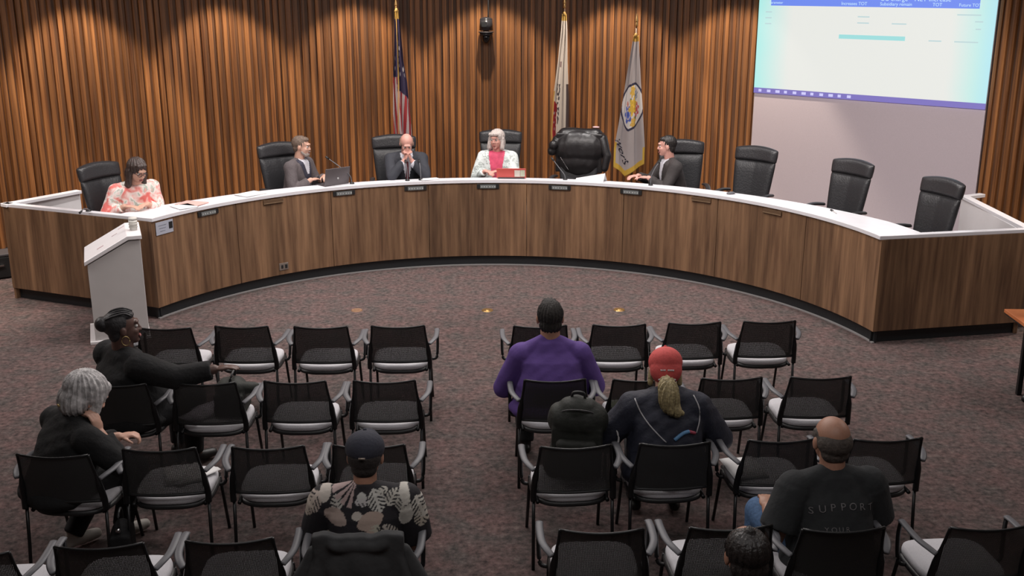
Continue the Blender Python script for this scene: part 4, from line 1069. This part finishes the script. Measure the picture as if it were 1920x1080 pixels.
# ---- third row right: woman in the red cap
v, ang = aud('F2', .02, .03, -4)
p = Person('woman in a red cap with a blond ponytail and navy jacket in the third row', v, ang, 'fair', g=1.25, sh=1.1, hz=.51, torso=.92, nl=.035, shz=.405, lean=12, head=(-2, 26, 0), hs=1.10, belly=.03, neckf=.005,
           hands=[(-.24, .30, .66), (.20, .32, .66)], poles=[(-.6, .0, .45), (.6, .0, .45)], curl=(.5, .5))
M_NJ = NEW('navy_shell_jacket', (.018, .020, .036), .7, .15, 30, .3)
jk = p.top('jacket', M_NJ, .045, warp=.012, cuff=.02, hem=.1); p.trousers(); p.shoes()
M_BL = NEW('blond_hair', (.36, .29, .15), .55, .3, 60, .5)
p.hair([('e', (0, -.020, .0), (.086, .095, .080)), ('c', ((.078, .01, .0), (.082, .02, -.07)), (.016, .016)), ('c', ((-.078, .01, .0), (-.082, .02, -.07)), (.016, .016))], M_BL)
M_RED = NEW('red_cap_cloth', (.66, .10, .095), .8, .08, 60, .15)
p.hair([('e', (0, -.018, .046), (.096, .110, .088)), ('e', (0, -.045, .0), (.090, .080, .085)), ('c', ((0, .07, .062), (0, .15, .050)), (.062, .052))], M_RED, name='red_cap')
fuse_small('cap_button', [_ell(p.H(0, -.018, .136), (.010, .010, .006), p.RH)], M_RED, p.root)
tube('cap_strap', [p.H(.045*sin(k*PI/8), -.095-.042*cos(k*PI/8), -.062) for k in range(-4, 5)], .006, mat('white_strap', (.60, .58, .58), .6), p.root, 8)
PT = [p.H(0, -.11, -.066), p.H(-.005, -.155, -.095), p.H(.0, -.17, -.15), p.H(.01, -.15, -.20), p.H(.04, -.15, -.235), p.H(.075, -.15, -.25)]
PT = smoothpts(PT, 3); PP = []
for k in range(len(PT)-1):
    t = k/(len(PT)-1); rr = .018+.050*math.sin(PI*min(1, t*1.15))**.8*(1-.35*t); PP.append(_caps(PT[k], PT[k+1], rr, rr*.98))
fuse('ponytail', PP, .006, M_BL, p.root, 2, hair_strands(.006, 30))
# ragged letters on the cap's back, unreadable in the photograph
for k, wd in enumerate((.009, .006, .008, .0, .007, .006, .008, .007)):
    if wd: fuse_small('cap_lettering', [_box(p.H(-.034+.0095*k, -.130+abs(-.034+.0095*k)*.16, -.012), (wd, .004, .010), p.RH)], MATS['white_strap'], p.root)
M_PIPE = mat('white_piping', (.45, .44, .46), .6)
from mathutils.bvhtree import BVHTree
def project_pts(o, pts, d, off=.003):
    bv = BVHTree.FromPolygons([v_.co for v_ in o.data.vertices], [f.vertices for f in o.data.polygons]); out = []
    for q_ in pts:
        h = bv.ray_cast(Vector(q_), Vector(d))
        out.append(h[0]-Vector(d).normalized()*off if h[0] else Vector(q_))
    return out
for pts in ([(-.20, .48), (-.17, .40), (-.12, .32), (-.06, .25), (-.02, .21)], [(.16, .50), (.19, .42), (.19, .34), (.17, .26)]):
    pp = project_pts(jk, smoothpts([p.T(x, -.6, z) for x, z in pts], 3), p.RT @ Vector((0, 1, 0))); tube('piping', pp, .0042, M_PIPE, p.root, 6)
pp = project_pts(jk, smoothpts([p.T(.03, -.6, .225), p.T(.08, -.6, .265), p.T(.12, -.6, .275)], 3), p.RT @ Vector((0, 1, 0))); tube('sleeve_patch', pp, .012, mat('blue_patch', (.12, .28, .50), .6), p.root, 6)
pp = project_pts(jk, smoothpts([p.T(.12, -.6, .275), p.T(.16, -.6, .26)], 3), p.RT @ Vector((0, 1, 0))); tube('sleeve_patch', pp, .011, mat('red_patch', (.40, .06, .10), .6), p.root, 6)
# ---- fourth row right: balding man in dark shirt with print
v, ang = aud('H3', .07, .03, 4)
p = Person('balding man in a dark T-shirt with printed lettering and blue jeans, fourth row right', v, ang, 'tan', g=1.3, sh=1.15, hz=.50, lean=7, head=(0, 6, 0), hs=1.14, belly=.05, neckf=.0, torso=.90, nl=.045, shz=.405,
           hands=[(-.27, .22, .66), (.24, .32, .62)], poles=[(-.45, -.15, .35), (.42, -.15, .35)], curl=(.4, .5), knees=[(-.24, .40, .54), (.16, .43, .53)], ankles=[(-.26, .38, .10), (.16, .38, .10)])
M_TEE = NEW('faded_black_tee', (.026, .028, .030), .9, .08, 30, .2)
tee = p.top('shirt', M_TEE, .026, 'short', warp=.004, arm=1.1, hem=.1)
p.trousers(NEW('blue_denim', (.085, .16, .30), .85, .2, 60, .2)); p.shoes()
M_HSH = NEW('cropped_grey_hair', (.085, .070, .060), .7, .35, 60, .3)
p.hair([('e', (0, -.040, .004), (.081, .078, .070)), ('e', (0, -.05, -.045), (.066, .045, .05)), ('e', (.058, .0, .03), (.022, .05, .035)), ('e', (-.058, .0, .03), (.022, .05, .035))], M_HSH)
M_PRT = mat('grey_print', (.36, .34, .35), .8)
def print_text(o, pp_, txt, size, x, z, arc=0., m=M_PRT):
    n = len(txt); wd = size*.95
    for i, c in enumerate(txt):
        if c == ' ': continue
        me = text_mesh(c, size, .0001); xx = x+(i-(n-1)/2)*wd; zz = z-arc*((i-(n-1)/2)/max(1, (n-1)/2))**2
        src = [pp_.T(xx+v_.co.x, -.6, (zz+v_.co.y)) for v_ in me.vertices]
        q_ = project_pts(o, src, pp_.RT @ Vector((0, 1, 0)), .004)
        for v_, c3 in zip(me.vertices, q_): v_.co = c3
        me.materials.clear(); me.materials.append(m); lo = bpy.data.objects.new('shirt_lettering', me); link(lo, pp_.root)
print_text(tee, p, 'SUPPORT', .056, 0, .335, .022); print_text(tee, p, 'YOUR', .038, -.04, .215)
sn = thing('folded_paper', p.root.matrix_world @ Vector((0, 0, 0)), 0, 'small white folded paper on the lap of the balding man', 'paper')
bpy.context.view_layer.update()
sn.location = p.root.matrix_world @ Vector((-.25, .17, .655)); sn.rotation_euler = (0, 0, .5)
box('sheet', (0, 0, 0), (.085, .06, .012), M_PAPER, sn, .003); box('sheet', (.01, .01, .010), (.075, .05, .006), M_PAPER, sn, .002)
# ---- row behind: only the head shows at the lower edge
p = Person('person with thinning dark hair at the bottom edge, only the head in view', (1.00, 3.92, 0), R(4), 'tan', g=1.1, sh=1.1, hz=.49, torso=.85, nl=.06, lean=8, head=(0, 12, 0), hs=1.08, hands=None)
p.top('shirt', M_BTOP, .024); p.trousers(); p.shoes()
p.hair([('e', (0, -.025, .030), (.086, .100, .084)), ('e', (0, -.05, -.04), (.075, .055, .06)), ('c', ((.0, .03, .098), (.0, -.06, .108)), (.02, .02))], M_HK, warp=hair_strands(.003, 50),
       cut=lambda co: ~((np.linalg.norm((co-np.array(p.H(0, .015, .118)))*np.array((1.5, .8, .8)), axis=1) < .045)))
c5 = dup(ch0, (1.03, 3.92, 0), R(4), 'black mesh armchair of the lowest head, below the picture edge', 'mesh armchairs for the audience')

# ------------------------------------------------------------------ bags and coats
def draped(name, prims, m, parent, vox=.008, amp=.010, seed=1.):
    def w_(co):
        d = np.zeros(len(co))
        for f, a_ in ((14, 1.), (31, .5), (55, .25)):
            d += a_*np.sin(co[:, 0]*f*1.3+seed*f+np.sin(co[:, 2]*f*.25+seed)*1.6+co[:, 2]*f*.3)*(.6+.4*np.cos(co[:, 2]*f*.2+seed))
        c = co.mean(0); v_ = co-c; l = np.linalg.norm(v_, axis=1)+1e-6
        return co+v_/l[:, None]*(d*amp)[:, None]
    return fuse(name, prims, vox, m, parent, 5, w_)
# black leather jacket over the fifth dais chair
k5 = exo[4]; t = thing('draped_jacket', k5.location.copy(), k5.rotation_euler.z, 'shiny black jacket draped over the leather armchair right of the centre', 'jacket')
M_LJ = mat('glossy_black_jacket', (.018, .016, .017), .34, bump=.35, bscale=9)
body_j = [_box((0, -.30, 1.0), (.60, .20, .50)), _caps((-.20, -.30, 1.215), (.20, -.30, 1.215), .095, .095), _ell((0, -.27, 1.05), (.36, .15, .24)), _ell((0, -.27, .88), (.30, .14, .2))]
draped('jacket_body', body_j, M_LJ, t, .009, .007)
draped('sleeve', [_caps((-.29, -.26, 1.18), (-.37, -.20, .98), .065, .055), _caps((-.37, -.20, .98), (-.345, -.17, .82), .055, .045)], M_LJ, t, .008, .006, 2.)
draped('sleeve', [_caps((.29, -.26, 1.15), (.35, -.20, 1.02), .07, .06), _ell((.33, -.17, 1.10), (.06, .05, .06))], M_LJ, t, .008, .006, 3.)
fuse_small('collar_label', [_ell((-.20, -.30, 1.325), (.045, .03, .012))], mat('pinkish_lining', (.65, .42, .42), .7), t)
fuse_small('zip', [_caps((.22, -.125, .95), (.12, -.12, .80), .005, .005)], M_CHROME, t)
# grey coat over the fourth-row chair
x, y, a = chair_pose('G3'); t = thing('grey_coat', (x, y, 0), a, 'dark grey coat hung over the chair back behind the man in the leaf-print shirt', 'coat')
M_COAT = NEW('grey_coat_wool', (.050, .051, .053), .9, .12, 20, .2)
draped('coat_back', [_caps((-.11, -.33, .80), (.11, -.33, .80), .035, .035), _ell((0, -.33, .62), (.16, .045, .2)), _box((0, -.31, .60), (.44, .06, .50)), _caps((-.18, -.30, .828), (.18, -.30, .828), .024, .024), _box((0, -.265, .70), (.40, .03, .24)), _caps((-.20, -.31, .72), (-.26, -.33, .40), .035, .06), _caps((.20, -.31, .72), (.26, -.33, .40), .035, .06)], M_COAT, t, .009, .013, 2.)
draped('coat_sleeve', [_caps((-.22, -.30, .76), (-.29, -.29, .58), .03, .05), _caps((-.29, -.29, .58), (-.33, -.29, .36), .05, .055)], M_COAT, t, .009, .006, 4.)
draped('coat_sleeve', [_caps((.22, -.30, .76), (.29, -.29, .58), .03, .05), _caps((.29, -.29, .58), (.34, -.29, .36), .05, .055)], M_COAT, t, .009, .006, 5.)
# backpack on F1
v, ang = seat_local('F1', .06, .05, .478); t = thing('backpack', v, ang-.2, 'dark green-black backpack standing on the third-row seat beside the aisle', 'backpack')
M_BP = NEW('olive_black_nylon', (.022, .024, .020), .7, .25, 25, .3)
draped('pack_body', [_box((0, 0, .17), (.30, .20, .32)), _caps((-.07, .0, .36), (.07, .0, .36), .115, .115), _ell((0, .0, .42), (.13, .10, .09)), _caps((-.08, -.02, .2), (-.14, -.02, .05), .07, .08)], M_BP, t, .009, .010, 1.)
draped('front_pocket', [_box((0, -.12, .14), (.22, .07, .2)), _caps((-.09, -.12, .24), (.09, -.12, .24), .035, .035)], M_BP, t, .008, .005, 2.)
tube('strap', smoothpts([(-.07, .11, .44), (-.10, .17, .34), (-.09, .15, .15), (-.07, .11, .04)], 5), .012, M_BLK, t, 8, flat=(.022, .006))
tube('grab_handle', smoothpts([(-.04, .0, .49), (-.03, .0, .53), (.03, .0, .53), (.04, .0, .49)], 5), .009, M_BLK, t)
tube('zip_line', smoothpts([(-.13, -.04, .40), (-.06, -.10, .455), (.06, -.10, .455), (.13, -.04, .40)], 5), .004, M_DARKGREY, t)
# black bag on C2
v, ang = seat_local('C2', .10, .02, .478); t = thing('black_bag', v, ang, 'limp black bag on the second-row seat beside the woman with a bun', 'bag')
draped('bag_body', [_box((0, 0, .09), (.20, .26, .16)), _ell((0, 0, .18), (.11, .13, .08)), _caps((.06, -.06, .2), (.16, -.02, .19), .05, .04)], M_BP, t, .009, .010, 3.)
tube('bag_handle', smoothpts([(.0, -.08, .22), (.02, -.06, .30), (.02, .06, .30), (.0, .08, .22)], 5), .009, M_BLK, t)
# black handbag on the floor beside E1
t = thing('floor_bag', (-2.33, 5.72, 0), R(10), 'tall black bag on the floor between the first two third-row chairs', 'bag')
draped('bag_body', [_box((0, 0, .14), (.12, .20, .24)), _ell((0, 0, .26), (.055, .09, .06))], M_BTOP, t, .009, .006, 2.)
tube('bag_handle', smoothpts([(0, -.06, .30), (0, -.04, .38), (0, .04, .38), (0, .06, .30)], 5), .008, M_BLK, t); cyl('clasp', (0, -.10, .3), (0, -.085, .3), .014, M_CHROME, t)

# ------------------------------------------------------------------ things on the worktop
def wtop(a, r_, dz=0.): return pol(r_, a, ZT+dz)
# laptop
t = thing('laptop', wtop(118.6, RD+.22), R(118.6+90+14), 'grey laptop with its lid raised in front of the bearded man', 'laptop')
box('keyboard_base', (0, 0, -.005), (.34, .23, .018), M_DARKGREY, t, .004)
ld = box('screen_lid', (0, .125, .105), (.34, .012, .215), mat('grey_lid', (.115, .10, .105), .45, .2, bump=.03), t, .004, rot=Euler((-.20, 0, 0)).to_matrix())
fuse_small('lid_logo', [_ell((.0, .140, .085), (.012, .003, .012))], mat('logo_pale', (.5, .5, .5), .4), t)
# red laptop with stickers before the centre seat
t = thing('red_laptop', wtop(86.9, RD+.13), R(86.9+90), 'red-lidded laptop with white stickers in front of the silver-haired woman', 'laptop')
box('keyboard_base', (0, -.04, .008), (.33, .2, .016), M_DARKGREY, t, .003)
box('screen_lid', (0, .06, .068), (.36, .010, .13), mat('red_lid', (.62, .10, .085), .5, bump=.03), t, .004, rot=Euler((-.25, 0, 0)).to_matrix())
for x, z, sx, m_ in ((-.075, .068, .07, mat('sticker_cream', (.72, .66, .58), .6)), (-.14, .07, .055, mat('sticker_green', (.56, .60, .46), .6))):
    box('sticker', (x, .0725+(z-.068)*-.25, z), (sx, .002, .085), m_, t, 0, rot=Euler((-.25, 0, 0)).to_matrix())
# tent card / white box
t = thing('white_card', wtop(72.6, RD+.13), R(72.6+90-8), 'large folded white card standing on the worktop by the black jacket', 'card')
V = [(-.17, .05, .0), (.17, .02, 0), (.17, .0, .105), (-.17, .02, .03)]
mk('card_face', [(-.18, .06, 0), (.18, .06, 0), (.18, .03, .02), (-.18, .0, .10)], [(0, 1, 2, 3)], M_PAPER, t).modifiers.new('s', 'SOLIDIFY').thickness = .003
mk('card_back', [(-.18, -.07, 0), (.18, -.05, 0), (.18, .03, .02), (-.18, .0, .10)], [(0, 1, 2, 3)], M_PAPER, t).modifiers.new('s', 'SOLIDIFY').thickness = .003
# papers
def paper_at(a, r_, rz, sx, sy, label, m=M_PAPER, cat='paper', n=2):
    t = thing('papers', wtop(a, r_, .001), R(a+90+rz), label, cat)
    for k in range(n): box('sheet', (.01*k, .008*k, .003+.005*k), (sx, sy, .004), m, t, 0, rot=Euler((0, 0, .12*k)).to_matrix())
M_PKP = mat('pink_paper', (.70, .42, .38), .8, var=.05)
paper_at(144.2, RD+.20, 10, .22, .28, 'pink sheet of paper on the worktop beside the pink blouse', M_PKP)
paper_at(146.4, RD+.13, -20, .21, .24, 'white papers under the hands of the woman in the pink blouse')
paper_at(133.5, RD+.17, 5, .30, .22, 'flat white folder on the worktop between the pink blouse and the grey laptop')
paper_at(101.5, RD+.09, 0, .22, .13, 'white papers on the worktop beside the man with clasped hands')
t = thing('pen', wtop(27.2, RD+.22, .006), R(27.2+90-25), 'dark-tipped pen lying on the worktop in front of the middle empty armchair', 'pen')
cyl('barrel', (-.02, 0, 0), (.13, 0, 0), .005, M_GREY, t, seg=10); cyl('cap', (.10, 0, 0), (.15, 0, 0), .012, M_BLK, t, seg=10)
t = thing('mouse', wtop(47.0, RD+.15, .012), R(47+60), 'small dark computer mouse on the worktop by the first empty armchair', 'mouse')
fuse_small('mouse_body', [_ell((0, 0, .0), (.030, .052, .018))], M_ARM, t); fuse_small('wheel', [_ell((0, .025, .016), (.004, .010, .006))], M_BLK, t)
# gooseneck microphones
def mic(a, r_, pts, label):
    t = thing('gooseneck_microphone', wtop(a, r_), R(a+90), label, 'microphone')
    cyl('mic_base', (0, 0, -.004), (0, 0, .018), .030, M_BLK, t, .024, 20); tube('gooseneck', smoothpts(pts, 5), .0055, M_ARM, t, 8)
    e = Vector(pts[-1]); d = (e-Vector(pts[-2])).normalized(); cyl('mic_head', e, e+d*.05, .010, M_BLK, t, .012)
mic(115.5, RD+.11, [(0, 0, .0), (.02, -.01, .10), (.12, -.04, .20), (.24, -.10, .30)], 'gooseneck microphone leaning towards the bearded man')
mic(105.6, RD+.08, [(0, 0, 0), (0, 0, .08), (0, -.03, .16), (0, -.08, .20)], 'left of two gooseneck microphones before the man with clasped hands')
mic(103.2, RD+.08, [(0, 0, 0), (0, 0, .08), (0, -.03, .16), (0, -.08, .20)], 'right of two gooseneck microphones before the man with clasped hands')
mic(77.2, RD+.10, [(0, 0, 0), (.01, 0, .06), (.08, -.02, .14), (.15, -.04, .22)], 'gooseneck microphone before the chair with the black jacket')
mic(61.6, RD+.10, [(0, 0, 0), (0, -.01, .10), (-.03, -.05, .20), (-.05, -.10, .25)], 'gooseneck microphone before the man in the black suit')
mic(156.0-2.3, RD+.40, [(0, 0, 0), (.02, .02, .03), (.10, .05, .05), (.16, .08, .04)], 'low microphone at the left end of the dais')
bpy.context.scene.objects['gooseneck_microphone.005'].location = LF.lerp(LB, .42)+Vector((.02, .03, ZT))

# ------------------------------------------------------------------ wall camera
q = pol(WR-.22, 91.3, 0); t = thing('wall_camera', q, R(91.3-90), 'black pan-tilt camera hanging on the timber wall above the centre seat', 'camera')
M_CAMB = mat('black_gloss_plastic', (.03, .03, .034), .22, bump=.02)
cyl('camera_body', (0, 0, 2.70), (0, 0, 2.86), .105, M_CAMB, t, .095, 24); fuse_small('camera_cap', [_ell((0, 0, 2.86), (.095, .095, .035))], M_CAMB, t)
cyl('ring', (0, 0, 2.665), (0, 0, 2.682), .112, M_DARKGREY, t, .112, 24); cyl('lower_ring', (0, 0, 2.625), (0, 0, 2.662), .10, M_CAMB, t, .10, 24)
fuse_small('lens_dome', [_ell((0, 0, 2.59), (.07, .07, .085))], mat('smoked_dome', (.01, .01, .012), .1), t)
box('window', (-.03, -.096, 2.79), (.08, .02, .08), M_TOE, t, .004); box('bracket', (0, .12, 2.78), (.07, .2, .05), M_BLKM, t, .004)
tube('cable', smoothpts([(.03, 0, 2.88), (.035, .02, 3.1), (.02, .1, 3.5), (.02, .15, 4.25)], 4), .009, M_TOE, t)

# ------------------------------------------------------------------ flags
def flag(px_off, ang, rr, prof, zt, zb, painter, label, bottom=None, pole_top=3.3, foldn=3.2, depth=.05, name='flag'):
    """cloth hanging from a staff: prof = list of (t, left, right) in metres about the staff; a pleated sheet"""
    q = pol(rr, ang, 0); t = thing(name, q, R(ang-90), label, 'flag')
    NU, NV = 110, 220; V = []; F = []; C = []; N2 = []
    ts = np.array([a_[0] for a_ in prof]); ls = np.array([a_[1] for a_ in prof]); rs = np.array([a_[2] for a_ in prof])
    def pos(uu, vv):
        l, r_ = np.interp(vv, ts, ls), np.interp(vv, ts, rs); zb_ = zb + (bottom(uu) if bottom else 0)
        x = l+(r_-l)*uu; am = depth*(.25+.75*min(1, vv*1.3)); ph = uu*foldn*2*PI+sin(vv*3)*.8
        x2 = x + .25*(r_-l)/foldn/PI*sin(ph*1)*.5
        return Vector((x2, -.03-am*(.5+.5*cos(ph))*1.0, zt+(zb_-zt)*vv))
    for j in range(NV+1):
        for i in range(NU+1): V.append(pos(i/NU, j/NV)); C.append(painter(i/NU, j/NV))
    for j in range(NV):
        for i in range(NU): F.append((j*(NU+1)+i, j*(NU+1)+i+1, (j+1)*(NU+1)+i+1, (j+1)*(NU+1)+i))
    o = mk('cloth', V, F, MATS.setdefault('flagcloth', colattr('flag_cloth', .6)), t, True); paint(o, np.array(C))
    md = o.modifiers.new('s', 'SOLIDIFY'); md.thickness = .003
    cyl('staff', (0, .0, .0), (0, 0, pole_top), .013, mat('staff_wood', (.10, .055, .03), .4, bump=.1), t); cyl('base', (0, 0, 0), (0, 0, .05), .16, M_BRASS, t, .13, 28)
    fuse_small('finial', [_caps((0, 0, pole_top), (0, 0, pole_top+.05), .022, .018), _caps((0, 0, pole_top+.06), (0, 0, pole_top+.16), .025, .004)], M_BRASS, t)
    fuse_small('tassel_knot', [_ell((0, -.03, zt+.0), (.024, .022, .035))], mat('gold_cord', (.45, .28, .08), .6, bump=.1), t)
    return t, pos
RED = (.38, .035, .045); WHT = (.50, .44, .46); NVY = (.035, .028, .075); GLD = (.55, .33, .09); CRM = (.62, .56, .50)
def us(u_, v_):
    x = u_-.5
    if abs(u_-.34-.05*sin(v_*5)) < .028*(1.5-v_) + .012 and v_ > .05: return GLD if v_ < .55 else (.60, .36, .18)
    if v_ < .055: return (.42, .26, .06)
    edge = .56-.10*(u_ < .3)+.12*(u_ > .5)*(u_-.5)
    if v_ < edge:
        for a_, b_ in ((.55, .14), (.5, .22), (.57, .30), (.52, .38), (.45, .34), (.15, .40), (.2, .48), (.12, .33), (.8, .41), (.87, .45), (.62, .26), (.56, .44), (.9, .40), (.26, .52), (.08, .51)):
            if (u_-a_)**2*1.3+((v_-b_)*3.5)**2 < .0030: return (.62, .60, .62)
        return NVY
    s_ = (u_*3.1+ (v_-.5)*(1.4 if u_ > .4 else -1.1)*1.6)
    return RED if (s_*1.2 % 1) < .52 else WHT
def edge_gold(u_, v_, w=.03): return u_ < w or v_ > .965
def ca(u_, v_):
    if v_ < .05: return (.50, .32, .08)
    if u_ < .06 and v_ > .55: return GLD
    if u_ < .30 and v_ > .62+.1*u_: return RED if noise.noise(Vector((u_*9, v_*30, 0))) > -.30 else WHT
    if .22 < u_ < .42 and .50 < v_ < .80 and noise.noise(Vector((u_*14, v_*34, 3))) > .02: return (.06, .045, .05)
    if u_ > .86 and v_ > .5: return (.07, .05, .05)
    if abs(u_-.36) < .05 and abs(v_-.36) < .02: return (.2, .12, .12)
    return CRM
def lom(u_, v_):
    if v_ < .045: return (.50, .30, .06)
    if v_ > .955-.0*u_ or (u_ < .05 and v_ > .80) or (u_ > .95 and v_ > .86): return (.62, .40, .06)
    x = (u_-.52)*.98; y = (v_-.505)*2.05*1.75
    d = math.hypot(x/.56, y/.49*.80)
    if .90 < d < 1.0: return (.03, .03, .07)
    if d <= .90:
        for cx_, cy_, r_, c in ((-.02, .30, .15, (.66, .42, .08)), (.04, .0, .22, (.68, .45, .06)), (-.22, -.14, .20, (.07, .12, .50)), (-.30, .05, .07, (.62, .25, .2)), (.30, -.10, .17, (.50, .05, .09)), (.08, -.32, .14, (.66, .42, .10)), (.27, .2, .12, (.08, .15, .24)), (.15, .18, .05, (.05, .16, .10)), (-.12, .14, .05, (.05, .14, .08)), (.2, -.24, .05, (.05, .16, .08))):
            q_ = math.hypot(x*1.45-cx_*1.0, -y*1.0-cy_*1.35)
            if q_ < r_*(1+.22*sin(6*math.atan2(-y*1.0-cy_*1.35, x*1.45-cx_))):
                n_ = noise.noise(Vector((u_*30, v_*60, 1)))
                if r_ > .1 and abs(q_-r_*.55) < .018 and c[0] < .6: return (.6, .56, .58)
                return c if n_ > -.35 else tuple(min(1, k*1.5) for k in c)
        return (.70, .68, .68)
    return (.42, .385, .40)
k = 1/124.   # metres per photograph pixel near the wall
us_o, _ = flag(0, 101.9, 7.08, [(0, -.03, .03), (.1, -.035, .05), (.36, -.06, .085), (.5, -.085, .13), (.72, -.10, .16), (1, -.10, .20)], 3.0, .95, us, 'flag with red and white stripes and a starred blue field, behind the bowed man', pole_top=3.02, foldn=2.6)
ca_o, _ = flag(0, 82.0, 7.08, [(0, -.03, .03), (.12, -.045, .045), (.34, -.085, .055), (.6, -.15, .08), (.85, -.175, .085), (1, -.16, .09)], 2.95, .95, ca, 'cream flag with a red edge and dark emblem, behind the draped jacket', pole_top=3.05, foldn=2.2)
lm_o, lpos = flag(0, 73.3, 6.98, [(0, -.03, .045), (.12, -.065, .06), (.35, -.13, .095), (.65, -.21, .15), (.85, -.27, .185), (1, -.27, .19)], 2.66, .80, lom, 'pale grey flag with a round flower seal and gold fringe', bottom=lambda u_: -.20*(1-abs(u_-.40)/.6)+.02, pole_top=2.80, foldn=2.0, depth=.045)
me = text_mesh('wers', .17, .0001, shear=.3); me.materials.clear(); me.materials.append(mat('navy_lettering', (.04, .04, .07), .7))
for v_ in me.vertices:
    x, y = v_.co.x, v_.co.y; c_, s_ = cos(R(-58)), sin(R(-58)); a_, b_ = x*c_-y*s_, x*s_+y*c_
    q_ = lpos(.24+a_/.44, .835-b_/1.95); v_.co = q_+Vector((0, -.006, 0))
lo = bpy.data.objects.new('lettering', me); link(lo, lm_o)

# white cord tied to the backpack
bp_ = next(o for o in COL.objects if o.name.startswith('backpack')); bpy.context.view_layer.update(); iv = bp_.matrix_world.inverted()
tube('cord', smoothpts([iv @ Vector(q_) for q_ in ((.61, 6.10, .80), (.64, 6.06, .76), (.655, 6.04, .70), (.64, 6.03, .64))], 5), .006, MATS['white_strap'], bp_, 8)
